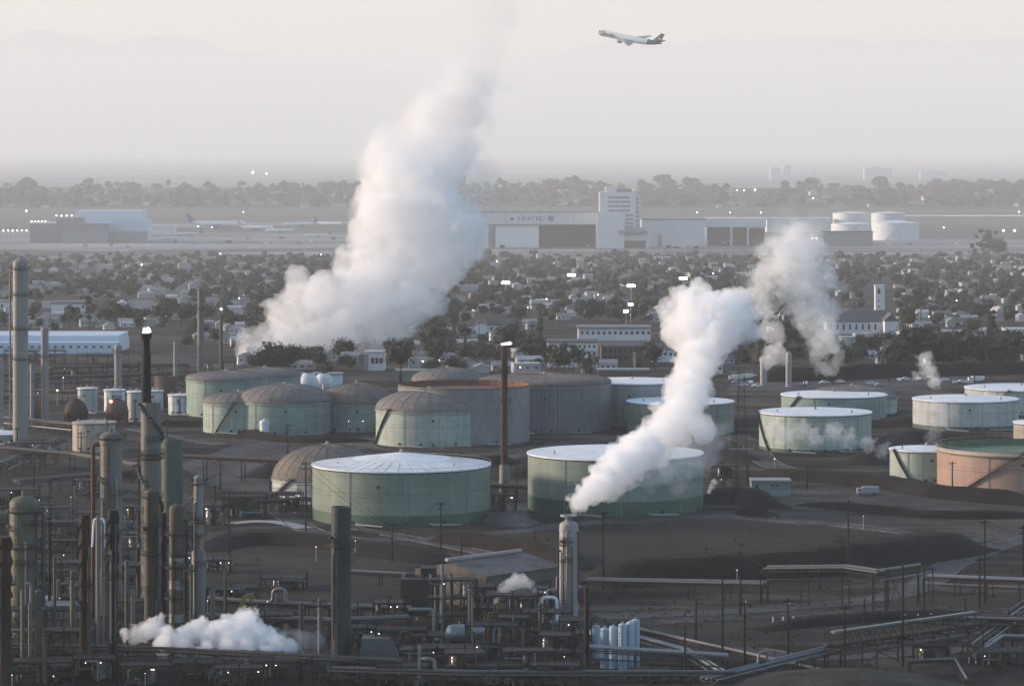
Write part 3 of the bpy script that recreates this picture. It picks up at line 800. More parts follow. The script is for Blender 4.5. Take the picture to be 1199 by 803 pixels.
def crown_broad(mb, rnd, H, W, n=7, z0=.3):
    for i in range(n):
        a = rnd.uniform(0, 2 * pi); d = W * .5 * rnd.uniform(.1, .62)
        r = W * rnd.uniform(.2, .32)
        c = (cos(a) * d, sin(a) * d, H * rnd.uniform(z0 + .15, .82))
        lobe(mb, rnd, c, r * .62, .75, .5); add_leaves(mb, rnd, c, r * 1.08, 75, W * .038, .8)
def crown_cone(mb, rnd, H, W):
    for i in range(6):
        t = i / 5
        r = W * .5 * (1 - t * .85); c = (rnd.uniform(-.1, .1) * W, rnd.uniform(-.1, .1) * W, H * (.18 + .75 * t))
        lobe(mb, rnd, c, r * .85, .9); add_leaves(mb, rnd, c, r, 22, W * .08, .9)
def crown_column(mb, rnd, H, W):
    for i in range(6):
        t = i / 5; c = (rnd.uniform(-.08, .08) * W, rnd.uniform(-.08, .08) * W, H * (.2 + .7 * t))
        lobe(mb, rnd, c, W * .42, 1.1); add_leaves(mb, rnd, c, W * .45, 22, W * .1, 1.2)
def crown_open(mb, rnd, H, W):
    for i in range(16):
        a = rnd.uniform(0, 2 * pi); d = W * .5 * rnd.uniform(.0, .9); c = (cos(a) * d, sin(a) * d, H * rnd.uniform(.35, .95))
        r = W * rnd.uniform(.09, .15)
        lobe(mb, rnd, c, r * .7, .7); add_leaves(mb, rnd, c, r * 1.1, 20, W * .05, .8)
def crown_palm(mb, rnd, H, W):
    for i in range(22):
        a = rnd.uniform(0, 2 * pi); el = rnd.uniform(-.6, 1.0); L = W * .5 * rnd.uniform(.8, 1.1)
        p = Vector((0, 0, H * .92)); prev = p
        for j in range(1, 4):
            t = j / 3
            q = p + Vector((cos(a) * L * t * cos(el * .5), sin(a) * L * t * cos(el * .5), L * (el * .5 * t - .55 * t * t)))
            s_ = Vector((-sin(a), cos(a), 0)) * W * .055 * (1.25 - t)
            mb.add([prev - s_, q - s_ * .8, q + s_ * .8, prev + s_], [(0, 1, 2, 3)]); prev = q
KINDS = [('broadleaf_tree', 'broad dark rounded tree', crown_broad, 1.0, 1.15, LEAF, dict(n=7)), ('broadleaf_tree', 'wide spreading dark tree', crown_broad, .85, 1.5, LEAF, dict(n=9)), ('broadleaf_tree', 'brownish rounded tree', crown_broad, 1.0, 1.05, LEAFB, dict(n=6)),
         ('conifer_tree', 'dark pointed conifer', crown_cone, 1.35, .62, LEAF, {}), ('cypress_tree', 'slim dark cypress', crown_column, 1.3, .36, LEAF, {}), ('eucalyptus_tree', 'tall open eucalyptus', crown_open, 1.45, .95, LEAFB, {}),
         ('palm_tree', 'tall palm with a small tufted top', crown_palm, 1.4, .6, LEAF, {}), ('broadleaf_tree', 'low bushy dark tree', crown_broad, .7, 1.2, LEAF, dict(n=6, z0=.1))]
PROTO = []
def make_tree(kind, H, W, seed):
    nm, ph, fn, hh, ww, mt, kw = kind
    rnd = random.Random(seed)
    t = thing(nm, ph, 'tree', (0, 0, 0), 0)
    cb = MB(); fn(cb, rnd, H * hh, W * ww, **kw); cb.build('crown', mt, t)
    tb = MB(); tb.rod((0, 0, -.3), (rnd.uniform(-.2, .2), 0, H * hh * (.9 if nm == 'palm_tree' else .6)), H * .03, 6, H * .012)
    if nm in ('broadleaf_tree', 'eucalyptus_tree'):
        for k in range(4):
            a = rnd.uniform(0, 6.28); tb.rod((0, 0, H * hh * rnd.uniform(.25, .45)), (cos(a) * W * ww * .3, sin(a) * W * ww * .3, H * hh * rnd.uniform(.55, .75)), H * .013, 5, H * .005)
    tb.build('trunk', BARK, t)
    return t
for i, k in enumerate(KINDS):
    PROTO.append((make_tree(k, 10, 10, 100 + i), k)); PROTO.append((make_tree(k, 10, 10, 200 + i), k))
used_proto = set()
def place_tree(pi_, loc, s, rz):
    t, k = PROTO[pi_]
    if pi_ not in used_proto:
        used_proto.add(pi_); t.location = loc; t.rotation_euler = (0, 0, rz); t.scale = (s, s, s); return t
    return dup(t, loc, rz, scale=s)

WALLW = M_plain('stucco', (.43, .42, .40), .85, .15, .3, rnd=.35)
ROOFG = M_plain('shingle_roof', (.17, .165, .165), .85, .2, .5, rnd=.55)
ROOFL = M_plain('pale_flat_roof', (.36, .36, .36), .8, .2, .3, rnd=.40)
WIN = M_plain('window_glass', (.04, .045, .05), .2, .1, 1, spec=.6)
def house_mesh(kind, w_, d_, h_, rh):
    """walls, roof as two collectors"""
    a = MB(); r = MB()
    a.box((0, 0, h_ / 2 - .2), (w_, d_, h_ + .4))
    o = .5
    x, y = w_ / 2 + o, d_ / 2 + o
    if kind == 'gable':
        r.add([(-x, -y, h_), (x, -y, h_), (x, y, h_), (-x, y, h_), (-x, 0, h_ + rh), (x, 0, h_ + rh)], [(0, 1, 5, 4), (2, 3, 4, 5), (3, 2, 1, 0)])
        a.add([(-w_ / 2, -d_ / 2, h_), (-w_ / 2, d_ / 2, h_), (-w_ / 2, 0, h_ + rh * .9)], [(0, 2, 1)])
        a.add([(w_ / 2, -d_ / 2, h_), (w_ / 2, d_ / 2, h_), (w_ / 2, 0, h_ + rh * .9)], [(0, 1, 2)])
    elif kind == 'hip':
        k = d_ * .45
        r.add([(-x, -y, h_), (x, -y, h_), (x, y, h_), (-x, y, h_), (-x + k, 0, h_ + rh), (x - k, 0, h_ + rh)], [(0, 1, 5, 4), (2, 3, 4, 5), (1, 2, 5), (3, 0, 4), (3, 2, 1, 0)])
    else:
        r.box((0, 0, h_ + .3), (w_ + .3, d_ + .3, .5))
        r.box((w_ * .2, 0, h_ + .9), (2, 1.6, .8))
    return a, r
HK = [('gable', 15, 11, 4.2, 3.0, ROOFG, 'gabled house with grey roof'), ('hip', 17, 12, 4.2, 3.0, ROOFG, 'hip roofed grey house'), ('gable', 13, 10, 6.6, 2.6, ROOFL, 'two storey pale gabled house'), ('flat', 20, 14, 7.0, 0, ROOFL, 'flat roofed pale apartment house'),
      ('hip', 14, 12, 6.4, 2.8, ROOFG, 'tall hip roofed house'), ('gable', 22, 11, 4.0, 2.6, ROOFL, 'long low pale house')]
win_me = None
HP, HS = [], []
for i, (k, w_, d_, h_, rh, rm, ph) in enumerate(HK):
    t = thing('house', ph, 'house')
    a, r = house_mesh(k, w_, d_, h_, rh)
    a.build('wall', WALLW, t); r.build('roof', rm, t)
    for s_ in (-1, 1):
        for x in (-.32, 0, .32):
            if win_me is None:
                mb = MB(); mb.box((0, 0, 0), (2.0, .16, 1.4)); o = mb.build('window', WIN, t); win_me = o.data
            else:
                o = bpy.data.objects.new('window', win_me); COL.objects.link(o); o.parent = t
            o.location = (x * w_, s_ * d_ / 2, h_ * .62)
    HP.append(t)
    a, r = house_mesh(k, w_, d_, h_, rh)
    a.cur = 1; nv = len(a.v)
    a.add(r.v, r.f); 
    o = a.build('house', [WALLW, rm]); tag(o, ph, 'house')
    for j, p in enumerate(o.data.polygons): p.material_index = 1 if p.vertices[0] >= nv else 0
    HS.append(o)
used_h = set()
def place_house(i, loc, rz, near, s):
    src = HP[i] if near else HS[i]
    if (near, i) not in used_h:
        used_h.add((near, i)); src.location = loc; src.rotation_euler = (0, 0, rz); src.scale = (s, s, s); return src
    if near: return dup(src, loc, rz, scale=s)
    o = src.copy(); COL.objects.link(o); o.location = loc; o.rotation_euler = (0, 0, rz); o.scale = (s, s, s); return o

# rectangles of the photograph that stay free of scattered trees and houses
NO = [(-40, 388, 215, 470), (636, 378, 792, 432), (958, 360, 1052, 398), (420, 410, 452, 436), (1170, 380, 1220, 406), (548, 372, 602, 392), (840, 428, 1240, 470), (1010, 330, 1045, 368), (-40, 404, 270, 470), (60, 350, 200, 372)]
rnd = random.Random(11)
cells = []
py = 303.0
while py < 441:
    s = 8 + (py - 303) / 138 * 13
    px = -14 + rnd.uniform(0, s)
    while px < 1215:
        qx, qy = px + rnd.uniform(-.35, .35) * s, py + rnd.uniform(-.2, .2) * s
        if not any(a < qx < c and b < qy < d for a, b, c, d in NO): cells.append((qx, qy, s))
        px += s * rnd.uniform(.8, 1.15)
    py += s * .36
trees = []; houses = []
for qx, qy, s in cells:
    n = mnoise.noise(Vector((qx * .012, qy * .05, 3.3)))
    u = rnd.random()
    if u < .60 + .35 * n: trees.append((qx, qy, s))
    elif u < .90 + .15 * n: houses.append((qx, qy, s))
houses.sort(key=lambda c: -c[1])
for j, (qx, qy, s) in enumerate(houses[:285]):
    p = G(qx, qy); near = qy > 372
    i = rnd.choices(range(6), (4, 4, 3, 2, 2, 3))[0]
    rz = radians(rnd.choice((0, 90, 0, 180)) + rnd.gauss(6, 6))
    k = S(s * rnd.uniform(.62, 1.1), p.y) / 14
    o = place_house(i, p, rz, near, max(.7, min(2.2, k)))
    o['group'] = 'houses of the town'
    BG.append((o, HK[i][6], qx, qy))
trees.sort(key=lambda c: -c[1])
for j, (qx, qy, s) in enumerate(trees[:285]):
    p = G(qx, qy)
    ki = rnd.choices(range(8), (6, 5, 4, 2, 2, 2.5, 1.2, 5))[0]
    o = place_tree(ki * 2 + rnd.randint(0, 1), p, S(s * rnd.choice((.55, .8, .95, 1.1, 1.25, 1.6)) * rnd.uniform(.85, 1.15), p.y) / 10, rnd.uniform(0, 6.28))
    o['group'] = 'trees of the town'
    BG.append((o, KINDS[ki][1], qx, qy))
far_trees = trees[285:]
far_houses = houses[285:]
r5 = random.Random(55)      # the town goes on beyond the edges of the view
py = 303.0
while py < 441:
    s = 8 + (py - 303) / 138 * 13
    for lo_, hi_ in ((-230, -16), (1217, 1430)):
        px = lo_
        while px < hi_:
            u = r5.random(); c_ = (px + r5.uniform(-.35, .35) * s, py + r5.uniform(-.2, .2) * s, s)
            if u < .6: far_trees.append(c_)
            elif u < .85: far_houses.append(c_)
            px += s
    py += s * .42
for i, (t, k) in enumerate(PROTO):
    if i not in used_proto:
        for c in list(t.children): bpy.data.objects.remove(c)
        bpy.data.objects.remove(t)
for near, L in ((True, HP), (False, HS)):
    for i, t in enumerate(L):
        if (near, i) not in used_h:
            for c in list(t.children): bpy.data.objects.remove(c)
            bpy.data.objects.remove(t)
# the rest of the trees, and the wood along the far edge of the airfield, read as one mass each
def mass(name, items, seed, small=1.0):
    r2 = random.Random(seed); mb = MB()
    for qx, qy, s in items:
        p = G(qx, qy); H = S(s, p.y) * r2.uniform(.7, 1.2); W = H * r2.uniform(.9, 1.5)
        for i in range(r2.randint(2, 4)):
            c = p + Vector((r2.uniform(-.35, .35) * W, r2.uniform(-.3, .3) * W, H * r2.uniform(.3, .72)))
            lobe(mb, r2, c, W * r2.uniform(.2, .34), .85, .3); add_leaves(mb, r2, c, W * .33, 14, W * .07, .8)
    return mb.build(name, LEAF)
tag(mass('distant_trees', far_trees, 5), 'mass of dark trees over the far half of the town', 'trees', kind='stuff')
mb = MB(); rf_ = []
for qx, qy, s in far_houses:
    p = G(qx, qy); kd, w_, d_, h_, rh, rm, ph = HK[rnd.randint(0, 5)]; k = S(s * rnd.uniform(.8, 1.2), p.y) / 14
    a, r = house_mesh(kd, w_, d_, h_, rh); M_ = Matrix.Translation(p) @ Matrix.Rotation(radians(rnd.choice((0, 90)) + rnd.gauss(6, 6)), 4, 'Z') @ Matrix.Scale(k, 4)
    mb.cur = 0; mb.add([M_ @ Vector(v) for v in a.v], a.f); mb.cur = rnd.choice((1, 2)); mb.add([M_ @ Vector(v) for v in r.v], r.f)
if far_houses: tag(mb.build('distant_houses', [WALLW, ROOFG, ROOFL]), 'mass of small pale houses over the far half of the town', 'houses', kind='stuff')
fr = []
r3 = random.Random(21)
for i in range(1700):
    qx = r3.uniform(-20, 1220); qy = r3.uniform(219, 243)
    dens = .62 + .9 * mnoise.noise(Vector((qx * .011, 1.7, qy * .05)))
    if r3.random() < dens: fr.append((qx, qy, r3.uniform(8, 17) * (.75 + .6 * mnoise.noise(Vector((qx * .02, 5, 0))))))
fr += [(r3.choice((r3.uniform(-230, -20), r3.uniform(1220, 1430))), r3.uniform(219, 243), r3.uniform(7, 14)) for _ in range(330)]
tag(mass('treeline', fr, 6), 'hazy wooded rise beyond the airfield', 'trees', kind='stuff')
r4 = random.Random(31)
for i in range(95):
    qx, qy = r4.uniform(-10, 1210), r4.uniform(222, 245); p = G(qx, qy)
    i_ = r4.choice([k for n_, k in used_h if not n_])
    o = HS[i_].copy(); COL.objects.link(o); s = S(r4.uniform(5, 11), p.y) / 14
    o.location = p; o.rotation_euler = (0, 0, radians(r4.choice((0, 90)) + r4.gauss(0, 10))); o.scale = (s * 1.6, s, s)
    o['group'] = 'hazy houses beyond the airfield'
    BG.append((o, 'tiny hazy ' + HK[i_][6], qx, qy))
# ------------------------------------------------------------------ airfield buildings, parked and flying aircraft
PALE = M_plain('pale_cladding', (.62, .63, .64), .7, .06, .05)
PALEB = M_plain('bluish_cladding', (.50, .59, .67), .7, .06, .05)
MIDGREY = M_plain('grey_cladding', (.24, .245, .25), .8, .15, .05)
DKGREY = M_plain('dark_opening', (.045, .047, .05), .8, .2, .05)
LETTER = M_plain('grey_lettering', (.14, .15, .18), .7, .05, .1)
LAMP = M_emit('lit_lamp', (1, .93, .82), 6.0)
LAMPW = M_emit('lit_flood', (.95, .98, 1), 14.0)
REDLAMP = M_emit('red_lamp', (1, .12, .08), 8.0)
AMBER = M_emit('amber_lamp', (1, .6, .2), 8.0)
WHITEP = M_plain('white_paint', (.72, .73, .75), .45, .06, .3)
GREYP = M_plain('grey_paint', (.30, .31, .33), .5, .08, .3)

def pbox(root, name, x0, x1, y0, y1, Y, depth, mat, dy=0.0):
    """box part of a building facing the camera: photograph pixels x0..x1, y0 (top)..y1 (bottom) at distance Y"""
    a, b = X(x0, Y), X(x1, Y); z0, z1 = Z(y1, Y), Z(y0, Y)
    L = root.location
    mb = MB(); mb.box(((a + b) / 2 - L.x, Y + dy + depth / 2 - L.y, (z0 + z1) / 2 - L.z), (b - a, depth, z1 - z0))
    return mb.build(name, mat, root)
def sbox(mb, root, x0, x1, y0, y1, Y, depth, dy=0.0):
    a, b = X(x0, Y), X(x1, Y); z0, z1 = Z(y1, Y), Z(y0, Y); L = root.location
    mb.box(((a + b) / 2 - L.x, Y + dy + depth / 2 - L.y, (z0 + z1) / 2 - L.z), (b - a, depth, z1 - z0))
def site(px, py): return G(px, py)

# the airline hangar with its open door
p = site(631, 290); Yh = p.y
h = thing('hangar', 'wide pale airline hangar with a dark open door and lettering along its top', 'hangar', p)
w_ = MB()
sbox(w_, h, 548, 572, 262, 290, Yh, 150); sbox(w_, h, 698, 704, 262, 290, Yh, 150)
sbox(w_, h, 572, 698, 262, 290, Yh + 130, 20); w_.build('wall', PALE, h)
pbox(h, 'fascia', 546, 706, 249, 262.4, Yh - 2, 152, PALE)
pbox(h, 'roof', 545, 707, 247.6, 249, Yh - 3, 155, MIDGREY)
for x0, x1 in ((580, 597), (597.3, 614), (614.3, 631)): pbox(h, 'door_panel', x0, x1, 263, 290, Yh + 4, 3, WHITEP)
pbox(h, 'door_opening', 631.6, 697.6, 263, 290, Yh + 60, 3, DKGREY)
pbox(h, 'soffit', 546, 706, 262.5, 263.6, Yh - 2.2, 3, MIDGREY)
def text_part(root, name, s, px, py, hpx, Y, mat, wpx=None):
    cu = bpy.data.curves.new('txt', 'FONT'); cu.body = s; cu.size = S(hpx, Y) * 1.42; cu.extrude = .15; cu.align_x = 'LEFT'
    o = bpy.data.objects.new('txt', cu); COL.objects.link(o)
    dg = bpy.context.evaluated_depsgraph_get(); dg.update()
    me = bpy.data.meshes.new_from_object(o.evaluated_get(dg)); bpy.data.objects.remove(o)
    if wpx:
        xs = [v.co.x for v in me.vertices]; k = S(wpx, Y) / (max(xs) - min(xs))
        for v in me.vertices: v.co.x *= k
    me.materials.clear(); me.materials.append(mat)
    o = bpy.data.objects.new(name, me); COL.objects.link(o); o.parent = root
    L = root.location
    o.location = (X(px, Y) - L.x, Y - L.y, Z(py, Y) - L.z); o.rotation_euler = (radians(90), 0, 0)
    return o
text_part(h, 'lettering', 'UNITED', 606.5, 258.4, 5.0, Yh - 2.6, LETTER, 31)
em = MB(); sbox(em, h, 641.5, 648.5, 252.6, 259.2, Yh - 2.5, .3); em.build('emblem', LETTER, h)
eg = MB()
for k in range(3): 
    sbox(eg, h, 642.4 + k * 2.2, 642.8 + k * 2.2, 252.9, 258.9, Yh - 2.8, .2)
    sbox(eg, h, 641.8, 648.2, 253.8 + k * 1.8, 254.1 + k * 1.8, Yh - 3.1, .2)
eg.build('emblem_grid', GREYP, h)
em = MB(); sbox(em, h, 597.5, 601.5, 255.2, 258.0, Yh - 2.5, .3); sbox(em, h, 598.6, 600.2, 254.0, 255.1, Yh - 2.5, .3); em.build('emblem', LETTER, h)
lm('the airline hangar', 650, 285)

# the office tower
p = site(726, 291); Yt = p.y + 20
t = thing('office_tower', 'white office tower with rows of small windows beside the airline hangar', 'building', p)
pbox(t, 'tower_block', 702, 744, 225, 291, Yt, 60, PALE)
pbox(t, 'side_block', 744.2, 749.5, 229, 291, Yt + 8, 50, PALE)
pbox(t, 'penthouse', 709, 722, 218.5, 225, Yt + 10, 30, PALE); pbox(t, 'roof_cabin', 723, 740, 222, 225, Yt + 12, 24, MIDGREY)
pbox(t, 'front_block', 699, 731, 249, 291, Yt - 25, 24, PALE)
pbox(t, 'canopy', 724, 758, 270, 273.5, Yt - 30, 40, MIDGREY); pbox(t, 'canopy_edge', 728, 756, 266.5, 270, Yt - 20, 25, GREYP)
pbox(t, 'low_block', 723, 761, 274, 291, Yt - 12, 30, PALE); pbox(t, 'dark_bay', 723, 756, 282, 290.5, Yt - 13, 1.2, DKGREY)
wm = None
for r_ in range(4):
    for k in range(9):
        x = 712.5 + k * 2.85; y = 230.2 + r_ * 5.1
        if wm is None: o = pbox(t, 'window', x, x + 1.7, y, y + 2.4, Yt - .5, .8, WIN); wm = o; wx, wy = x, y
        else:
            o = wm.copy(); COL.objects.link(o); o.location = (S(x - wx, Yt), 0, -S(y - wy, Yt))
for r_ in range(4):
    for k in range(3):
        o = wm.copy(); COL.objects.link(o); o.location = (S(733 + k * 3 - wx, Yt), 0, -S(251 + r_ * 4.6 - wy, Yt))
for r_ in range(8):
    o = wm.copy(); COL.objects.link(o); o.location = (S(746 - wx, Yt), 8, -S(232 + r_ * 5.1 - wy, Yt))
lm('the white office tower', 726, 288)

p = site(790, 289)
a = thing('hangar', 'long blank pale hangar wall right of the white office tower', 'hangar', p)
pbox(a, 'wall', 752, 826, 257.5, 289, p.y, 110, PALE); pbox(a, 'roof', 751, 827, 256, 257.5, p.y - 2, 114, MIDGREY)
pbox(a, 'door_strip', 770, 775, 275, 288.6, p.y - 1, .8, GREYP)
p = site(860, 288)
a = thing('hangar', 'open fronted hangar with dark bays divided by pale posts', 'hangar', p)
pbox(a, 'wall', 826.5, 896, 257, 288, p.y + 60, 50, PALE); pbox(a, 'roof', 826, 897, 255.6, 266, p.y, 112, PALE)
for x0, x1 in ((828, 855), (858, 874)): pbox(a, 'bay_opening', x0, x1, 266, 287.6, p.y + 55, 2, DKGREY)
for x in (826.5, 855.4, 875): pbox(a, 'post', x, x + 1.8, 266, 288, p.y, 3, WHITEP)
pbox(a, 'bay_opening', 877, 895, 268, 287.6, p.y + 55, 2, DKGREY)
p = site(990, 288)
a = thing('terminal_shed', 'low dark flat building in front of the white fuel tanks', 'building', p)
pbox(a, 'wall', 965, 1022, 272, 288, p.y - 10, 40, MIDGREY); pbox(a, 'roof', 964, 1023, 271, 272, p.y - 12, 44, DKGREY)
p = site(920, 272)
a = thing('cargo_shed', 'long pale cargo shed left of the white fuel tanks', 'building', p)
pbox(a, 'wall', 898, 972, 257, 273, p.y, 80, PALE); pbox(a, 'roof', 897, 973, 255.5, 257, p.y - 2, 84, PALEB)
# left hangars
p = site(50, 284)
a = thing('hangar', 'dark fronted hangar at the left with lamps along its roof edge', 'hangar', p)
pbox(a, 'wall', 35, 67, 262, 284, p.y, 80, MIDGREY); pbox(a, 'upper_block', 66, 95, 255, 284, p.y - 4, 80, MIDGREY); pbox(a, 'front_block', 72, 124, 271, 284, p.y - 20, 30, GREYP); pbox(a, 'side_block', 93, 124, 263, 284, p.y - 2, 60, MIDGREY)
pbox(a, 'roof', 34, 126, 260.6, 262, p.y + 10, 80, PALE)
p = site(140, 283)
a = thing('hangar', 'pale blue hangar with broad roof behind the dark fronted one', 'hangar', p)
pbox(a, 'wall', 90, 172, 258, 283, p.y + 30, 120, PALEB); pbox(a, 'roof', 88, 166, 247, 259, p.y + 60, 120, PALEB); pbox(a, 'door_opening', 124, 173, 271, 282.6, p.y + 28, 1.6, GREYP)
p = site(180, 276)
a = thing('cargo_shed', 'low pale sheds between the blue hangar and the parked planes', 'building', p)
pbox(a, 'wall', 175, 205, 266, 278, p.y + 20, 40, PALE); pbox(a, 'roof', 174, 206, 264.5, 266, p.y + 18, 44, PALEB)
lm('the pale blue hangar', 130, 280)
# fuel tanks
for xl, xr, yb, yt, lb in ((975, 1019, 271, 249.5, 'white airfield fuel tank, left one of the rear pair'), (1020, 1060, 272, 249.5, 'white airfield fuel tank, right one of the rear pair'), (973, 1019, 279, 262, 'low white airfield fuel tank in front, left one'), (1021, 1076, 281, 260.5, 'low broad white airfield fuel tank in front, right one')):
    p = G((xl + xr) / 2, yb); r = S((xr - xl) / 2, p.y)
    a = thing('fuel_tank', lb, 'storage tank', p, 0, 'white airfield fuel tanks')
    hh = S(yb - yt, p.y)
    MB().lathe([(r, -.5), (r, hh)], 40).build('shell', SH['bright'], a)
    MB().lathe([(r + .5, hh + .05), (r * .5, hh + r * .06), (.05, hh + r * .09)], 40, cap0=False, cap1=False).build('roof', WHITE_ROOF, a)
    sm = MB()
    for k in range(14):
        A = radians(235 + k * 4); B = radians(239 + k * 4)
        sm.bar(((r + .8) * cos(A), (r + .8) * sin(A), hh * k / 14), ((r + .8) * cos(B), (r + .8) * sin(B), hh * (k + 1) / 14), 1.0, .8)
    sm.build('stairway', GREYP, a)
lm('the white airfield fuel tanks', 1020, 275)

for x0, x1, y, Yq, lb in ():
    pass
for root_, xs, y, dy_ in ((h, range(560, 700, 14), 247.6, 40), ):
    for k, x in enumerate(xs): pbox(root_, 'roof_unit', x, x + 2 + k % 3, y - 1.2 - (k % 2) * .6, y, Yh + 30 + 11 * (k % 4), 8, GREYP)
for k in range(1, 6): pbox(h, 'facade_joint', 572 + k * 20, 572.4 + k * 20, 249.6, 262.2, Yh - 2.3, .4, MIDGREY)
# aircraft
def airliner(label, loc, L, rz, pitch, tailmat, group=None, nose=None, bodymat=None, engines=2, gear=True, marks=False):
    """nose towards -X in its own axes"""
    t = thing('airliner', label, 'airplane', loc, rz, group)
    t.rotation_euler = (0, pitch, rz)
    R = L * .043
    prof = [(0, .0), (.35, .012), (.7, .035), (.92, .065), (1, .10), (1, .68), (.9, .78), (.62, .89), (.3, .97), (.08, 1.0)]
    mb = MB(); n = 16; vs = []; fs = []
    for r, x in prof:
        dz = R * .55 * max(0, (x - .68) / .32) ** 1.3 - R * .25 * max(0, (.1 - x) / .1)
        for k in range(n):
            a = 2 * pi * k / n; vs.append((x * L - L / 2, cos(a) * R * r, sin(a) * R * r * 1.08 + dz))
    for i in range(len(prof) - 1):
        for k in range(n): fs.append((i * n + k, (i + 1) * n + k, (i + 1) * n + (k + 1) % n, i * n + (k + 1) % n))
    mb.add(vs, fs, True)
    fo = mb.build('fuselage', [bodymat or WHITEP, tailmat, GREYP], t)
    if marks:
        for pl in fo.data.polygons: pl.material_index = 1 if pl.center.x > L * .24 else 2 if pl.center.x < -L * .41 else 0
    def foil(root, tip, name, mat, th=.10):
        """root, tip = (x0, x1, y, z): a tapered, swept slab with an aerofoil section"""
        m2 = MB(); vs = []
        for x0, x1, y, z in (root, tip):
            c = x1 - x0
            for fx, fz in ((0, 0), (.25, .55), (.6, .4), (1, 0), (.6, -.25), (.25, -.3)):
                vs.append((x0 + fx * c, y, z + fz * c * th))
        fs = [(i, (i + 1) % 6, 6 + (i + 1) % 6, 6 + i) for i in range(6)] + [(5, 4, 3, 2, 1, 0), (6, 7, 8, 9, 10, 11)]
        m2.add(vs, fs, False); return m2.build(name, mat, t)
    for s_ in (-1, 1):
        foil((-.13 * L, .10 * L, s_ * R * .7, -R * .45), (.13 * L, .175 * L, s_ * L * .45, -R * .05), 'wing', GREYP)
        foil((.38 * L, .47 * L, s_ * R * .3, R * .6), (.46 * L, .50 * L, s_ * L * .165, R * .95), 'tailplane', tailmat)
        for k, (ex, ey) in enumerate(((-.10, .15), (.0, .29))[:engines // 2]):
            e = MB(); er = L * .024
            vs = []; fs = []
            pr = [(.75, 0), (1, .15), (1, .5), (.7, 1.0)]
            for r, q in pr:
                for j in range(12):
                    a = 2 * pi * j / 12; vs.append((ex * L - L * .035 + q * L * .075, s_ * ey * L + cos(a) * er * r, -R * 1.0 + (ey * 1.0) * R * .5 + sin(a) * er * r))
            for i in range(3):
                for j in range(12): fs.append((i * 12 + j, (i + 1) * 12 + j, (i + 1) * 12 + (j + 1) % 12, i * 12 + (j + 1) % 12))
            fs.append(tuple(range(12))); fs.append(tuple(range(47, 35, -1)))
            e.add(vs, fs, True); e.build('engine', GREYP, t)
    m2 = MB(); vs = []
    for z, x0, x1, th in ((R * .5, .33 * L, .47 * L, .010 * L), (R * .5 + L * .145, .465 * L, .525 * L, .004 * L)):
        for fx, fy in ((0, 0), (.4, 1), (1, 0), (.4, -1)): vs.append((x0 + fx * (x1 - x0), fy * th, z))
    m2.add(vs, [(0, 1, 5, 4), (1, 2, 6, 5), (2, 3, 7, 6), (3, 0, 4, 7), (4, 5, 6, 7), (3, 2, 1, 0)])
    m2.build('tail_fin', tailmat, t)
    ck = MB(); ck.box((-.475 * L, 0, R * .48), (L * .012, R * 1.2, R * .28)); ck.build('cockpit_window', WIN, t)
    if gear:
        g = MB()
        for x, y in ((-.38, 0), (.03, .06), (.03, -.06)):
            g.bar((x * L, y * L, -R * .8), (x * L, y * L, -R * 1.9), R * .15)
            m = Matrix.Rotation(pi / 2, 3, 'X')
            g.rod((x * L, y * L - R * .25, -R * 1.75), (x * L, y * L + R * .25, -R * 1.75), R * .35, 10)
        g.build('landing_gear', DARKSTEEL, t)
    return t
DKTAIL = M_plain('dark_tail_paint', (.10, .092, .11), .5, .08, .2)
BLUTAIL = M_plain('blue_tail_paint', (.06, .10, .20), .5, .08, .2)
NOSEP = M_plain('greenish_nose_paint', (.30, .33, .33), .5, .08, .2)
Yp = 5600.0
fly = airliner('large white freight jet with a dark tail climbing across the pale sky', (X(737.5, Yp), Yp, Z(45.5, Yp)), S(81, Yp), radians(-24), radians(11.5), DKTAIL, engines=2, gear=False, marks=True)
fly.rotation_euler = (radians(11), radians(11.5), radians(-22))
Lf = S(81, Yp); Rf = Lf * .043
def ring(name, x0, x1, mat, k0=1.0, k1=1.0, dz=0.0):
    mb = MB(); vs = []; n = 16
    for x, k in ((x0, k0), (x1, k1)):
        for j in range(n):
            a = 2 * pi * j / n; vs.append((x * Lf, cos(a) * Rf * 1.012 * k, sin(a) * Rf * 1.09 * k + dz * Rf))
    mb.add(vs, [(j, n + j, n + (j + 1) % n, (j + 1) % n) for j in range(n)], True); return mb.build(name, mat, fly)
ring('nose_band', -.41, -.385, NOSEP, 1.0, 1.0)
mb = MB()
for k, (w1, z0, z1) in enumerate(((.028, -.35, .5), (.022, -.35, .2), (.026, -.35, .5), (.03, -.35, .5), (.024, -.35, .2))):
    x = -.385 + k * .036
    mb.box((x * Lf + w1 * Lf / 2, -Rf * 1.0, (z0 + z1) / 2 * Rf), (w1 * Lf, Rf * .16, (z1 - z0) * Rf))
mb.build('body_marking', M_plain('violet_marking', (.22, .21, .25), .5), fly)
mb = MB(); mb.box((.455 * Lf, 0, Lf * .085), (.035 * Lf, .016 * Lf, .02 * Lf)); mb.build('fin_marking', WHITEP, fly)
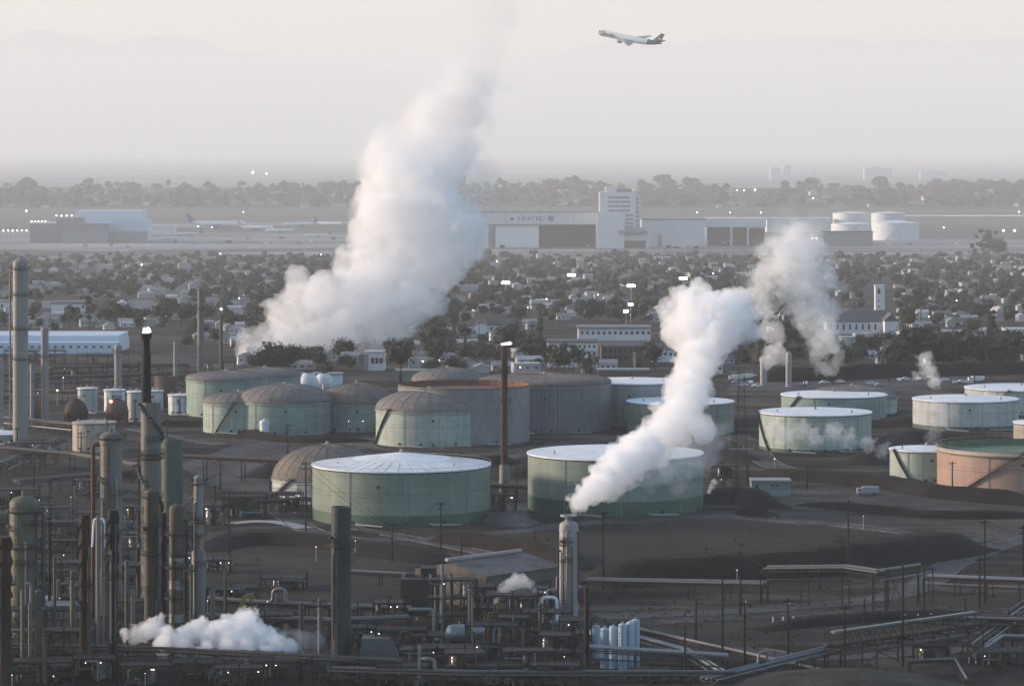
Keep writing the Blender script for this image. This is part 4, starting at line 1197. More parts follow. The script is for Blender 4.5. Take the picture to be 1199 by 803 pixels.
for (px, py, L, rz, tm, lb) in ((855, 287, 74, 0, DKTAIL, 'white airliner parked in front of the open fronted hangar, nose to the left'), (255, 268, 72, 178, BLUTAIL, 'white airliner parked left with a tall dark tail'), (300, 270, 44, 170, GREYP, 'white airliner parked second from the left, partly behind steam'),
                                (352, 266, 44, 30, DKTAIL, 'white airliner with a dark tail parked close to the big steam bank'), (384, 265, 40, 160, GREYP, 'white airliner parked just at the edge of the big steam bank'), (330, 273, 40, 10, GREYP, 'low white airliner parked in front of the others at the left'),
                                (222, 276, 30, 15, BLUTAIL, 'small white airliner parked just left of the low white one'), (196, 281, 26, 170, GREYP, 'small white airliner parked in front of the pale blue hangar sheds'), (372, 278, 32, 5, DKTAIL, 'small white airliner parked beside the foot of the big steam bank'), (935, 282, 30, 175, DKTAIL, 'small white airliner parked left of the low dark flat building')):
    p = G(px, py); Ln = S(L, p.y)
    airliner(lb, p + Vector((0, 0, Ln * .082)), Ln, radians(rz), 0, tm, 'parked airliners')
CARB = M_plain('dark_vehicle', (.05, .05, .055), .5)
def blockveh(name, px, py, wpx, hpx, mat, lb, grp):
    p = G(px, py); t = thing(name, lb, 'vehicle', p, 0, grp); w_, h_ = S(wpx, p.y), S(hpx, p.y)
    b = MB(); b.box((0, 0, h_ * .55), (w_, w_ * .4, h_ * .8)); b.box((-w_ * .4, 0, h_ * .7), (w_ * .2, w_ * .38, h_ * .6)); b.build('body', mat, t)
    for x in (-.35, .35):
        c = MB(); c.rod((x * w_, -w_ * .21, h_ * .14), (x * w_, w_ * .21, h_ * .14), h_ * .14, 10); c.build('wheel', DARKSTEEL, t)
    return t
blockveh('service_truck', 607, 289.5, 9, 3.5, M_plain('red_vehicle', (.3, .06, .05), .5), 'red service truck on the apron before the airline hangar', 'apron vehicles')
for k, (px, py) in enumerate(((205, 284), (228, 287), (248, 279), (268, 285), (290, 281), (312, 287), (330, 280), (350, 286), (365, 283), (390, 281), (150, 290), (175, 289), (130, 288), (100, 289), (900, 288), (925, 289), (950, 287), (1040, 288), (1065, 287), (1090, 289), (1120, 286), (1150, 288))):
    o = blockveh('service_truck', px, py, 4 + k % 4, 2.4 + k % 2, (CARB, GREYP, WHITEP)[k % 3], '', 'apron vehicles')
    BG.append((o, ('small dark apron vehicle', 'small grey apron vehicle', 'small white apron vehicle')[k % 3], px, py))
for k, px in enumerate((577, 588, 640, 688, 712, 738, 770, 783, 792, 806, 815)):
    o = blockveh('service_truck', px, 290.3 + (k % 3) * .4, 4 + k % 3 * 2, 2.6 + k % 2, CARB if k % 3 else GREYP, '', 'apron vehicles')
    BG.append((o, 'small service truck on the apron', px, 290))

# mountains: one long ridge far behind the plain
mb = MB(); N = 150; Yr = 84000
rows = ((0, -.5), (1800, .35), (3600, .75), (5200, 1.0), (8000, .55))
vs = []; fs = []
for i in range(N + 1):
    px = -700 + 2600 * i / N
    yt_ = 60 - 20 * math.exp(-((px - 1010) / 230) ** 2) - 6 * sin(px * .011) + 14 * math.exp(-((px - 480) / 200) ** 2) - 14 * math.exp(-((px - 80) / 220) ** 2) + 12 * mnoise.fractal(Vector((px * .012, 0, 9)), .9, 2, 5)
    for j, (dy_, k) in enumerate(rows):
        Yq = Yr + dy_; zt = Z(yt_, Yr + 5200)
        wob = 1 + .16 * mnoise.fractal(Vector((px * .02, j * 1.3, 2)), .9, 2, 4) * (j not in (0, 3))
        vs.append((X(px, Yr + 5200), Yq, -125 if j == 0 else -120 + (zt + 120) * k * wob))
R_ = len(rows)
for i in range(N):
    for j in range(R_ - 1): fs.append((i * R_ + j, (i + 1) * R_ + j, (i + 1) * R_ + j + 1, i * R_ + j + 1))
mb.add(vs, fs, True)
tag(mb.build('hills', M_ground('hill_scrub', (.045, .045, .035), (.09, .085, .065), .0012, fine=.01)), kind='structure')
# pale blocks in the haze beyond the wooded rise
for x0, x1, y0, y1, lb in ((902, 913, 197, 216, 'hazy tower block, left one of two beyond the wooded rise'), (918, 926, 194, 216, 'slim hazy tower block, right one of two beyond the wooded rise'), (1012, 1044, 197, 217, 'broad hazy office block beyond the wooded rise at the right'), (1078, 1108, 201, 217, 'hazy stepped block right of the broad hazy office block'), (948, 960, 203, 216, 'small hazy block between the slim tower and the broad office block')):
    Yq = 21000.0; a = thing('far_building', lb, 'building', (X((x0 + x1) / 2, Yq), Yq, tz(Yq)))
    pbox(a, 'block', x0, x1, y0, y1 + 10, Yq, 60, PALE); pbox(a, 'roof_cabin', x0 + (x1 - x0) * .3, x0 + (x1 - x0) * .6, y0 - 2, y0, Yq + 10, 20, PALE)
# ------------------------------------------------------------------ landmark buildings of the town and lamps
CREAM = M_plain('cream_wall', (.50, .48, .44), .8, .08, .2)
WHITEW = M_plain('white_wall', (.62, .63, .64), .75, .08, .2)
DKROOF = M_plain('dark_grey_roof', (.10, .10, .105), .8, .15, .3)
TANW = M_plain('tan_wall', (.22, .19, .165), .8, .12, .2)
BRICK = M_plain('brown_wall', (.12, .09, .075), .85, .15, .3)
def gable(root, x0, x1, y_eave, y_ridge, Y, depth, mat, name='roof', along=True):
    a, b = X(x0, Y), X(x1, Y); ze, zr = Z(y_eave, Y), Z(y_ridge, Y); L = root.location; o = .6
    mb = MB()
    if along:
        vs = [(a - o, Y - o, ze), (b + o, Y - o, ze), (b + o, Y + depth + o, ze), (a - o, Y + depth + o, ze), (a - o, Y + depth / 2, zr), (b + o, Y + depth / 2, zr)]
        fs = [(0, 1, 5, 4), (2, 3, 4, 5), (3, 2, 1, 0), (1, 2, 5), (3, 0, 4)]
    else:
        m_ = (a + b) / 2
        vs = [(a - o, Y - o, ze), (b + o, Y - o, ze), (b + o, Y + depth, ze), (a - o, Y + depth, ze), (m_, Y - o, zr), (m_, Y + depth, zr)]
        fs = [(0, 4, 5, 3), (1, 2, 5, 4), (3, 2, 1, 0), (0, 1, 4), (2, 3, 5)]
    mb.add([(v[0] - L.x, v[1] - L.y, v[2] - L.z) for v in vs], fs)
    return mb.build(name, mat, root)
def windows(root, xs, ys, wpx, hpx, Y, mat=WIN, name='window'):
    first = None
    for y in ys:
        for x in xs:
            if first is None: first = pbox(root, name, x, x + wpx, y, y + hpx, Y - .12, .25, mat); bx, by = x, y
            else:
                o = first.copy(); COL.objects.link(o); o.location = (S(x - bx, Y), 0, -S(y - by, Y))
p = site(1030, 368); Y = p.y
t = thing('bell_tower', 'slender white bell tower with one tall opening near its top', 'tower', p)
pbox(t, 'shaft', 1025, 1036, 335, 368, Y, 9, WHITEW); pbox(t, 'cornice', 1024.6, 1036.4, 334, 335, Y - .4, 9.8, WHITEW)
pbox(t, 'bell_opening', 1027.6, 1030.6, 338, 344, Y - .1, .3, DKGREY); windows(t, [1028.5], [351, 358], 1.2, 2, Y)
lm('the bell tower', 1030, 366)
p = site(1008, 391); Y = p.y
t = thing('church_hall', 'long white church hall with a steep grey roof below the bell tower', 'church', p)
pbox(t, 'wall', 968, 1046, 377, 391, Y, 24, WHITEW); gable(t, 967, 1047, 377, 364, Y, 24, DKROOF)
windows(t, [972 + k * 7.4 for k in range(8)], [379.5], 2.2, 6.5, Y)
pbox(t, 'gable_wing', 1036, 1052, 376, 391, Y - 14, 13, WHITEW); gable(t, 1035.5, 1052.5, 376, 367, Y - 14, 20, DKROOF, 'wing_roof', False)
lm('the church hall', 1005, 388)
p = site(1060, 402); t = thing('long_shed', 'long low pale shed with posts in front of the church hall', 'building', p); Y = p.y
pbox(t, 'wall', 985, 1052, 396, 404, Y, 14, CREAM); pbox(t, 'roof', 984, 1053, 394.6, 396, Y - 1, 16, ROOFL); windows(t, [990 + k * 6 for k in range(10)], [398], 2.5, 3, Y)
p = site(1035, 418); t = thing('container', 'long blue painted container with a white drum on top', 'container', p); Y = p.y
pbox(t, 'box', 1018, 1045, 412, 418, Y, 6, M_plain('blue_violet_paint', (.10, .11, .24), .6))
dm = MB(); dm.cyl((0, 3, S(6, Y)), S(4, Y), S(6, Y), 16); dm.build('drum', WHITEW, t)
# apartments
p = site(670, 430); Y = p.y
t = thing('apartment_house', 'three storey white apartment house with rows of dark windows', 'building', p)
pbox(t, 'wall', 641, 700, 401, 430, Y, 22, WHITEW); pbox(t, 'roof', 640, 701, 399.5, 401, Y - 1, 24, DKROOF)
windows(t, [644 + k * 5.6 for k in range(10)], [404, 412.5, 421], 2.6, 3.6, Y)
for yb in (410.6, 419): pbox(t, 'balcony', 660, 699, yb - .6, yb + .8, Y - 2, 2, CREAM)
lm('the three storey apartment house', 670, 428)
p = site(720, 400); Y = p.y
t = thing('long_building', 'long white two storey building with one row of windows', 'building', p)
pbox(t, 'wall', 677, 762, 385, 400, Y, 20, WHITEW); pbox(t, 'roof', 676, 763, 382.5, 385, Y - 1, 22, ROOFL); windows(t, [680 + k * 6.5 for k in range(13)], [388], 3, 3.4, Y)
lm('the long white building', 720, 398)
p = site(735, 428); Y = p.y
t = thing('apartment_house', 'brown apartment block with dark balconies right of the white one', 'building', p)
pbox(t, 'wall', 704, 752, 405, 428, Y, 24, BRICK); gable(t, 703, 753, 405, 400, Y, 24, DKROOF); windows(t, [707 + k * 6 for k in range(8)], [408, 417], 3.2, 4.5, Y)
p = site(775, 424); Y = p.y
t = thing('house', 'white hip roofed house right of the brown apartment block', 'house', p)
pbox(t, 'wall', 761, 790, 409, 424, Y, 20, WHITEW); gable(t, 760, 791, 409, 402, Y, 20, DKROOF); windows(t, [764, 771, 778, 784], [413], 2.6, 3, Y)
p = site(438, 434); Y = p.y
t = thing('office_cube', 'white cubic office with large blue grey windows under the steam bank', 'building', p)
pbox(t, 'wall', 426, 450, 413, 434, Y, 20, WHITEW); pbox(t, 'roof', 425.5, 450.5, 412, 413, Y - .5, 21, ROOFL); windows(t, [434.5, 439.5, 444.5], [419], 3.6, 6.5, Y); pbox(t, 'side_panel', 425.4, 431, 415, 434, Y - .5, 1, MIDGREY)
lm('the white cubic office', 438, 432)
p = site(576, 391); Y = p.y
t = thing('house', 'white gabled house with a wide roof right of the big steam bank', 'house', p)
pbox(t, 'wall', 556, 600, 381, 391, Y, 18, WHITEW); gable(t, 555, 601, 381, 373, Y, 18, ROOFG); pbox(t, 'gable_wing', 558, 570, 379, 391, Y - 6, 6, WHITEW); gable(t, 557.5, 570.5, 379, 373, Y - 6, 12, ROOFG, 'wing_roof', False); windows(t, [574, 581, 589], [383], 2.4, 3, Y)
p = site(60, 414); Y = p.y
t = thing('warehouse', 'very long pale blue warehouse behind the tall left columns', 'building', p)
pbox(t, 'wall', -40, 138, 401, 414, Y, 60, PALEB); pbox(t, 'roof', -41, 139, 393, 401, Y + 15, 50, PALEB); windows(t, [k * 9 for k in range(-3, 15)], [405], 3.5, 2.2, Y)
lm('the long pale blue warehouse', 70, 410)
p = site(170, 371); Y = p.y
t = thing('hall', 'white hall with a dark roof and blue grey front at the left', 'building', p)
pbox(t, 'wall', 150, 194, 359, 371, Y, 30, WHITEW); gable(t, 149, 195, 359, 352, Y, 30, ROOFG); windows(t, [154, 162, 170, 178, 186], [362], 3, 4, Y)
p = site(143, 363); Y = p.y
t = thing('domed_hall', 'small white domed building beside the white hall at the left', 'building', p)
dm = MB(); r = S(7, Y); dm.lathe([(r, -.5), (r, r * .6), (r * .92, r), (r * .7, r * 1.4), (r * .35, r * 1.65), (.05, r * 1.72)], 20); dm.build('dome', WHITEW, t)
dd = MB(); dd.box((0, -r, r * .35), (r * .7, .6, r * .7)); dd.build('door', DKGREY, t)
p = site(80, 366); Y = p.y
t = thing('long_building', 'pale two part flat hall left of the white domed building', 'building', p)
pbox(t, 'wall', 60, 100, 357, 366, Y, 24, WHITEW); pbox(t, 'roof', 59, 101, 353, 357, Y + 2, 20, ROOFL); pbox(t, 'door', 79, 82, 357, 366, Y - .2, .3, MIDGREY)
for x0, x1, y0, y1, lb in ((1178, 1215, 385, 404, 'white flat roofed block at the right edge above the car park'), (1092, 1130, 388, 402, 'pale flat building among bare trees right of the church hall'), (905, 955, 381, 396, 'pale roofed building behind the ragged steam column'), (-20, 12, 352, 366, 'pale blue house at the far left edge behind the tall column')):
    p = site((x0 + x1) / 2, y1); Y = p.y; t = thing('flat_building', lb, 'building', p)
    pbox(t, 'wall', x0, x1, y0 + 1.5, y1, Y, 18, WHITEW); pbox(t, 'roof', x0 - .6, x1 + .6, y0, y0 + 1.5, Y - .8, 20, ROOFL)
    windows(t, [x0 + 3 + k * 6 for k in range(int((x1 - x0 - 4) / 6))], [y0 + 4.5], 2.8, 3.2, Y)
# refinery sheds near the car park
for x0, x1, y0, y1, lb, mt in ((880, 926, 562, 581, 'teal painted shed on the bare yard right of the steamed tank', SH['teal']), (463, 520, 433, 447, 'low green shed beyond the rusty open tank', SH['green']), (340, 400, 437, 452, 'low pale roofed shed under the big steam bank', PALEB), (700, 760, 432, 446, 'low dark flat shed behind the pale streaked tank', BRICK)):
    p = site((x0 + x1) / 2, y1); Y = p.y; t = thing('shed', lb, 'shed', p)
    pbox(t, 'wall', x0, x1, y0 + 2, y1, Y, 8, mt); pbox(t, 'roof', x0 - .8, x1 + .8, y0, y0 + 2, Y - .5, 9, GALV); pbox(t, 'door', x0 + 4, x0 + 8, y0 + 6, y1, Y - .1, .2, DKGREY)
    windows(t, [x0 + (x1 - x0) * .5, x0 + (x1 - x0) * .62], [y0 + 5], 2.5, 2.2, Y)

# stadium floodlights and street lamps
def floodlight(px, ytop, ybase, lb, wpx=9):
    p = G(px, ybase); t = thing('floodlight', lb, 'floodlight', p, 0, 'lit floodlights over the town'); H = S(ybase - ytop, p.y)
    MB().rod((0, 0, -.3), (0, 0, H), S(.55, p.y), 6, S(.35, p.y)).build('pole', GALV, t)
    mb = MB(); mb.box((0, 0, H), (S(wpx, p.y), 1.2, S(2.0, p.y))); mb.build('lamp_head', LAMPW, t)
    vb = MB(); vb.box((0, .8, H), (S(wpx + 1, p.y), .3, S(3.4, p.y))); vb.build('bracket', GREYP, t)
for a in ((669, 322, 342, 'lit floodlight on a pole below the open hangar door'), (592, 331, 350, 'lit floodlight on a pole right of the big steam bank'), (739, 334.5, 352, 'lit floodlight on a pole below the white office tower'), (800, 326, 345, 'lit floodlight just behind the top of the tower steam'),
          (738.5, 356.5, 380, 'small lit floodlight, upper one of the close pair', 5), (733, 364.5, 380, 'small lit floodlight, lower one of the close pair', 5)): floodlight(*a)
lamp_src = {}
def street_lamp(px, py, hpx=9, r=1.0, mat=None, ph='lit street lamp', cat='street lamp'):
    mat = mat or LAMP
    p = G(px, py + hpx); H = S(hpx, p.y); rr = S(r, p.y)
    key = mat.name
    if key not in lamp_src:
        t = thing('street_lamp', ph, cat)
        MB().rod((0, 0, 0), (0, 0, 1), .035, 6, .02).build('pole', GREYP, t)
        mb = MB(); mb.lathe([(.001, -1), (.75, -.66), (1, 0), (.75, .66), (.001, 1)], 8, cap0=False, cap1=False); 
        mb.build('lamp_head', mat, t)
        lamp_src[key] = t; first = True
    else:
        t = dup(lamp_src[key], (0, 0, 0)); first = False
    t.location = p; t['label'] = ph; t['group'] = 'lit lamps'
    for c in t.children:
        if c.name.startswith('pole'): c.scale = (H, H, H)
        else: c.scale = (rr, rr, rr); c.location = (0, 0, H)
    BG.append((t, ph, px, py)); return t
for px, py, r in ((31, 247, 1.6), (259, 362, 2.2), (240, 369, 1.6), (219, 362.5, 1.3), (160, 374.5, 1.3), (280, 349, 1.2), (466, 238, 1), (423, 373, 1), (425, 362, 1), (166, 310, 1.4), (296, 202, 2.2), (312, 203.5, 1.6), (232, 265, 1), (248, 266, 1), (285, 248, 1), (258, 297, 1), (352, 297, 1.2), (366, 298, 1), (376, 298, 1), (467, 268, 1),
                  (816, 249, 1.2), (891, 249, 1.2), (863, 223, 1), (871, 223, 1.2), (884, 222.5, 1.6), (855, 249, 1), (894, 257, 1.4), (951, 279, 1.4), (956, 279, 1.2), (1105, 266.5, 1), (1175, 270, 2), (1188, 270, 2), (1193, 248, 1), (952, 232, 1.2), (1132, 178, 1.4), (1143, 180, 1), (1151, 178, 1.2), (1160, 180, 1), (1168, 178, 1),
                  (495, 423, 1.3), (504, 422.5, 1.3), (514, 422, 1.5), (527, 422, 1.6), (609, 430, 1.2), (905, 433, 1.2), (97, 400, 1.8), (650, 250, 1), (355, 181, 1), (369, 180, 1), (582, 306, 1), (540, 322, 1), (1088, 371, 1.1), (1180, 330, 1), (1120, 352, 1), (700, 345, 1), (640, 350, 1), (520, 352, 1), (618, 360, .9), (835, 320, 1)):
    street_lamp(px, py, 8 if py > 300 else 5, r * .6)
for k in range(6): street_lamp(4 + k * 5.4, 270, 4, .8, ph='small lit lamp in the row before the dark hangar')
for k in range(5): street_lamp(37 + k * 4, 259.5, 4, .8, ph='small lit lamp along the dark hangar front')
for k in range(10): street_lamp(66 + k * 6, 252.5 if k < 4 else 260, 4, .75, ph='small lit lamp on the hangar roof line')
for k in range(40): street_lamp(1061 + k * 3.5, 252.5, 2, .24, ph='tiny lamp in the long runway light row')
street_lamp(1091, 371, 8, 1.0, REDLAMP, 'red lit signal lamp', 'signal lamp')
# ------------------------------------------------------------------ refinery: stacks, columns, vessels, racks, poles
GREYCOL = M_plain('grey_column', (0.149, 0.146, 0.140), .6, .2, .25, streak=True, stain=(.10, .08, .06), stain_amt=.45)
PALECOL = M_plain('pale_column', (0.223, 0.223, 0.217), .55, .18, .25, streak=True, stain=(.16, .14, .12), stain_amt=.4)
WHITECOL = M_plain('white_column', (0.298, 0.291, 0.291), .55, .15, .2, streak=True, stain=(.22, .20, .19), stain_amt=.5)
OLIVECOL = M_plain('olive_column', (0.105, 0.105, 0.077), .6, .2, .25, streak=True, stain=(.08, .07, .05), stain_amt=.5)
BROWNCOL = M_plain('brown_column', (0.081, 0.071, 0.056), .65, .25, .25, streak=True, stain=(.06, .045, .03), stain_amt=.6)
DARKRUST = M_plain('dark_rust_stack', (0.031, 0.019, 0.014), .85, .35, .3, streak=True, stain=(.11, .05, .03), stain_amt=.4)
POLEM = M_plain('tarred_wood', (.018, .015, .013), .9, .3, .6)
BLACKST = M_plain('black_stack', (0.014, 0.012, 0.011), .8, .3, .3)
SLATE = M_plain('slate_stack', (0.034, 0.040, 0.046), .6, .2, .2, streak=True, stain=(.03, .035, .04), stain_amt=.5)
RUSTSTACK = M_plain('rusty_stack', (.062, .040, .028), .85, .35, .3, streak=True, stain=(.07, .045, .035), stain_amt=.6)
PIPEM = M_plain('pipe_lagging', (.165, .165, .165), .4, .2, .6, metal=.3, stain=(.15, .13, .11), stain_amt=.4)
PIPED = M_plain('dark_pipe', (0.056, 0.053, 0.050), .6, .3, .6)
PIPEB = M_plain('bluish_pipe', (.19, .215, .24), .4, .15, .6, metal=.2)
PIPERU = M_plain('rusty_pipe', (0.087, 0.046, 0.031), .8, .3, .6)
STEEL = M_plain('frame_steel', (0.028, 0.026, 0.024), .75, .3, .6)
GREENEQ = M_plain('green_equipment', (0.062, 0.099, 0.081), .7, .2, .4, stain=(.07, .06, .05), stain_amt=.4)
BLUEVES = M_plain('pale_blue_vessel', (.30, .40, .48), .5, .08, .4, stain=(.25, .30, .34), stain_amt=.3)
SILVER = M_plain('silver_drum', (0.260, 0.273, 0.279), .35, .15, .6, metal=.5)
TANB = M_plain('tan_vessel', (0.174, 0.118, 0.068), .6, .15, .5)

def platform_ring(mb, r, z, w_=1.1):
    mb.lathe([(r + .03, z - .1), (r + w_, z - .1), (r + w_, z + .06), (r + .03, z + .06)], 24, cap0=False, cap1=False)
    mb.torus_rail(r + w_ - .05, z + 1.1, .05, 20); mb.torus_rail(r + w_ - .05, z + .6, .04, 20)
    for q in range(12):
        a = 2 * pi * q / 12; mb.bar(((r + w_ - .05) * cos(a), (r + w_ - .05) * sin(a), z), ((r + w_ - .05) * cos(a), (r + w_ - .05) * sin(a), z + 1.1), .07)
def ladder(mb, r, z0, z1, a=radians(250)):
    u = Vector((cos(a), sin(a), 0)); s_ = Vector((-sin(a), cos(a), 0))
    for k in (-.3, .3): mb.bar(u * (r + .3) + s_ * k + Vector((0, 0, z0)), u * (r + .3) + s_ * k + Vector((0, 0, z1)), .08)
    z = z0 + 2.5
    while z < z1:
        mb.pipe([u * (r + .3) + s_ * .45 + Vector((0, 0, z)), u * (r + 1.1) + s_ * .4 + Vector((0, 0, z)), u * (r + 1.1) - s_ * .4 + Vector((0, 0, z)), u * (r + .3) - s_ * .45 + Vector((0, 0, z))], .045, 4, bend=.2)
        z += 1.6
def column(label, xl, xr, ytop, ybase, mat, cat='column', top='dome', plats=(), name='process_column', side=None, strake=False, rings=6, lad=True, base_mat=None, base_y=None, base_w=1.0, pipe=None, flare=0.0, lamp=None):
    p = G((xl + xr) / 2, ybase); Y = p.y
    r = S((xr - xl) / 2, Y); H = S(ybase - ytop, Y)
    t = thing(name, label, cat, p)
    zz = lambda y: S(ybase - y, Y)
    mb = MB()
    def rg(za, zb_):
        """straight shell; the stiffener rings stand a hand's breadth proud of it"""
        for k in range(rings):
            z = H * (k + .7) / (rings + .3)
            if za + .2 < z < zb_ - .2: mb.lathe([(r - .05, z - .1), (r + .16, z - .14), (r + .16, z + .14), (r - .05, z + .1)], 28, cap0=False, cap1=False, smooth=False)
        return [(r, za), (r, zb_)]
    if flare:
        mb.lathe([(r * (1 + flare), -.3)] + rg(H * .16, H), 28)
    elif top == 'dome':
        k = min(r * .55, H * .2)
        mb.lathe(rg(-.3, H - k) + [(r * cos(a * pi / 14), H - k + k * sin(a * pi / 14)) for a in range(1, 7)] + [(.05, H)], 28, cap1=False)
        mb.cyl((0, 0, H - .05), r * .16, r * .35, 10)
    else:
        mb.lathe(rg(-.3, H), 28, cap1=False)
        mb.lathe([(r, H), (r * .82, H), (r * .8, H - 3)], 28, cap0=False, cap1=True)
    mb.build('shell', mat, t)
    if base_y is not None:
        MB().lathe([(r * base_w, -.28), (r * base_w, zz(base_y)), (r * 1.02, zz(base_y) + r * .4)], 28).build('skirt', base_mat or mat, t)
    for y in plats:
        pm = MB(); platform_ring(pm, r, zz(y)); pm.build('platform', STEEL, t)
    if lad:
        lm_ = MB(); ladder(lm_, r, 1, H - r * .4); lm_.build('ladder', STEEL, t)
    if strake:
        z0, z1 = H * .58, H * .99
        for s_ in range(3):
            sm = MB(); N = 26; vs = []
            for i in range(N + 1):
                a = 2 * pi * s_ / 3 + 2 * pi * 1.15 * i / N; z = z0 + (z1 - z0) * i / N
                vs += [(r * .98 * cos(a), r * .98 * sin(a), z), (r * 1.26 * cos(a), r * 1.26 * sin(a), z + .12)]
            sm.add(vs, [(2 * i, 2 * i + 2, 2 * i + 3, 2 * i + 1) for i in range(N)])
            sm.build('spiral_fin', mat, t)
    if pipe:
        for (a, y0, y1, pr, pmat) in pipe:
            A = radians(a); u = Vector((cos(A), sin(A), 0)); pm = MB()
            pm.pipe([u * (r * .9) + Vector((0, 0, zz(y0))), u * (r + pr * 3) + Vector((0, 0, zz(y0))), u * (r + pr * 3) + Vector((0, 0, zz(y1)))], pr, 10); pm.build('side_pipe', pmat, t)
    if lamp:
        mpx, y0, y1, lmat = lamp
        dx = S(mpx - (xl + xr) / 2, Y)
        MB().rod((dx, 0, zz(y0)), (dx, 0, zz(y1)), .12, 6, .07).build('mast', STEEL, t)
        lb = MB(); q = .42; lb.lathe([(.01, zz(y1) - q), (q, zz(y1)), (.01, zz(y1) + q)], 8, cap0=False, cap1=False); lb.build('beacon', lmat, t)
    if xr - xl >= 10 and ybase > 640 and mat not in (BLUEVES,):
        rq = random.Random(int(xl * 7 + ytop))
        for k in range(3):
            A = radians(rq.uniform(195, 345)); u = Vector((cos(A), sin(A), 0)); pr = rq.uniform(.12, .26); za, zb_ = H * rq.uniform(.55, .97), H * rq.uniform(0, .3)
            pm = MB(); pm.pipe([u * (r * .95) + Vector((0, 0, za)), u * (r + pr * 2.5) + Vector((0, 0, za)), u * (r + pr * 2.5) + Vector((0, 0, zb_))], pr, 7); pm.build('riser', STEEL if mat in (SLATE, WHITECOL) else rq.choice((PIPED, PIPEM, STEEL)), t)
        for k in range(3):
            z = H * rq.uniform(.2, .92); A = rq.uniform(200, 330); pm = MB(); N = 7
            for i in range(N):
                a0_, a1_ = radians(A - 45 + 90 * i / N), radians(A - 45 + 90 * (i + 1) / N)
                p0, p1 = Vector((cos(a0_), sin(a0_), 0)), Vector((cos(a1_), sin(a1_), 0))
                pm.add([p0 * r + Vector((0, 0, z)), p1 * r + Vector((0, 0, z)), p1 * (r + 1.2) + Vector((0, 0, z)), p0 * (r + 1.2) + Vector((0, 0, z))], [(0, 1, 2, 3)])
                pm.bar(p0 * (r + 1.15) + Vector((0, 0, z)), p0 * (r + 1.15) + Vector((0, 0, z + 1.1)), .08)
                for dz in (.55, 1.1): pm.bar(p0 * (r + 1.15) + Vector((0, 0, z + dz)), p1 * (r + 1.15) + Vector((0, 0, z + dz)), .07)
            pm.build('platform', STEEL, t)
            vm = MB(); u = Vector((cos(radians(A)), sin(radians(A)), 0)); vm.rod(u * (r - .1) + Vector((0, 0, z + .9)), u * (r + .7) + Vector((0, 0, z + .9)), .35, 10); vm.build('nozzle', mat, t)
    t['r'] = r; t['h'] = H
    lm('the ' + label, (xl + xr) / 2, ybase - 4) if False else None
    return t
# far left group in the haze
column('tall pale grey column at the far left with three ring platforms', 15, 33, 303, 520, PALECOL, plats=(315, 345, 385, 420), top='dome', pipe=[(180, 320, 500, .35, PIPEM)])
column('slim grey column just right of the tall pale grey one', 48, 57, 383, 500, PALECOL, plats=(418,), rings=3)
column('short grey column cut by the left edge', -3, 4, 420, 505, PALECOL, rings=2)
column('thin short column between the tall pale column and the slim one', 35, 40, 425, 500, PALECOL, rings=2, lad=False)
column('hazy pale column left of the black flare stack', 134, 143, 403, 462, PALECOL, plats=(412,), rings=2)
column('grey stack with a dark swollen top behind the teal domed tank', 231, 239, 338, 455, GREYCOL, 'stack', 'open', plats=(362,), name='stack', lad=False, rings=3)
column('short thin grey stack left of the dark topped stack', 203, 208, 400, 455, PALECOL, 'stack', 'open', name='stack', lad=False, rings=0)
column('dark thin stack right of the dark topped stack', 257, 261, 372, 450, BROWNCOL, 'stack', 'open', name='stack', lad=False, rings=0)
column('brownish furnace box with a short stub beside the grey stack', 181, 207, 440, 478, M_plain('furnace_brown', (.10, .065, .055), .8), 'furnace', 'open', name='furnace', lad=False)
# the black flare stack on its pale column
p = G(176, 705); Yc = p.y
t = column('pale column with wound pipe carrying a tall black flare stack', 165, 188, 471, 705, GREYCOL, plats=(531, 536), top='open', rings=8, lad=False)
zz = lambda y: S(705 - y, Yc)
rr = S(5.6, Yc)
dx = S(-5.4, Yc)
MB().lathe([(rr * 1.15, zz(474)), (rr, zz(440)), (rr, zz(415)), (rr * .8, zz(413)), (rr * .75, zz(398)), (rr * 1.15, zz(396)), (rr * 1.15, zz(390))], 18, (dx, 0, 0)).build('flare_stack', BLACKST, t)
hp = MB(); pts = []
R2 = t['r'] + .5
for i in range(50):
    a = radians(200) + i * .26; z = zz(472) - (zz(472) - zz(640)) * i / 49; pts.append((R2 * cos(a), R2 * sin(a), z))
hp.pipe(pts, .42, 8, bend=0); hp.build('wound_pipe', PIPED, t)
fl = MB()
for k in range(4): lobe(fl, random.Random(k), (dx + (k - 1) * .35, 0, zz(388.5) + .4 * (k % 2)), .55, 1.2, .5)
fl.build('pilot_flame', M_emit('pale_flame', (1, .93, .88), 1.3), t)
# left foreground
column('fat domed grey column with a thin mast and red beacon', 117, 143, 505, 720, GREYCOL, plats=(513,), pipe=[(185, 520, 718, .55, RUSTY), (300, 560, 700, .3, PIPEM)], lamp=(126, 505, 470, REDLAMP), rings=9)
column('green louvred tower between the pale column and the wide tank', 189, 214, 513, 600, GREENEQ, 'tower', 'open', name='cooling_tower', rings=14, lad=True)
column('slim pale column with two small platforms on a wider grey skirt', 227, 238, 556, 745, PALECOL, plats=(566, 611), base_mat=GREYCOL, base_y=646, base_w=1.5, rings=5)
column('fat olive domed vessel on legs at the left edge', 11, 45, 580, 745, OLIVECOL, plats=(598, 640), name='vessel', cat='vessel', rings=5, pipe=[(345, 600, 740, .5, PIPED)])
column('dark stack with spiral fins, nearest the left edge', -2, 13, 628, 800, DARKRUST, 'stack', 'open', plats=(684,), name='stack', strake=True, rings=2, lad=False, flare=.3)
column('rusty dark stack with spiral fins, left one of the close pair', 93, 105, 602, 792, DARKRUST, 'stack', 'open', plats=(684,), name='stack', strake=True, rings=3, lad=False, flare=.5)
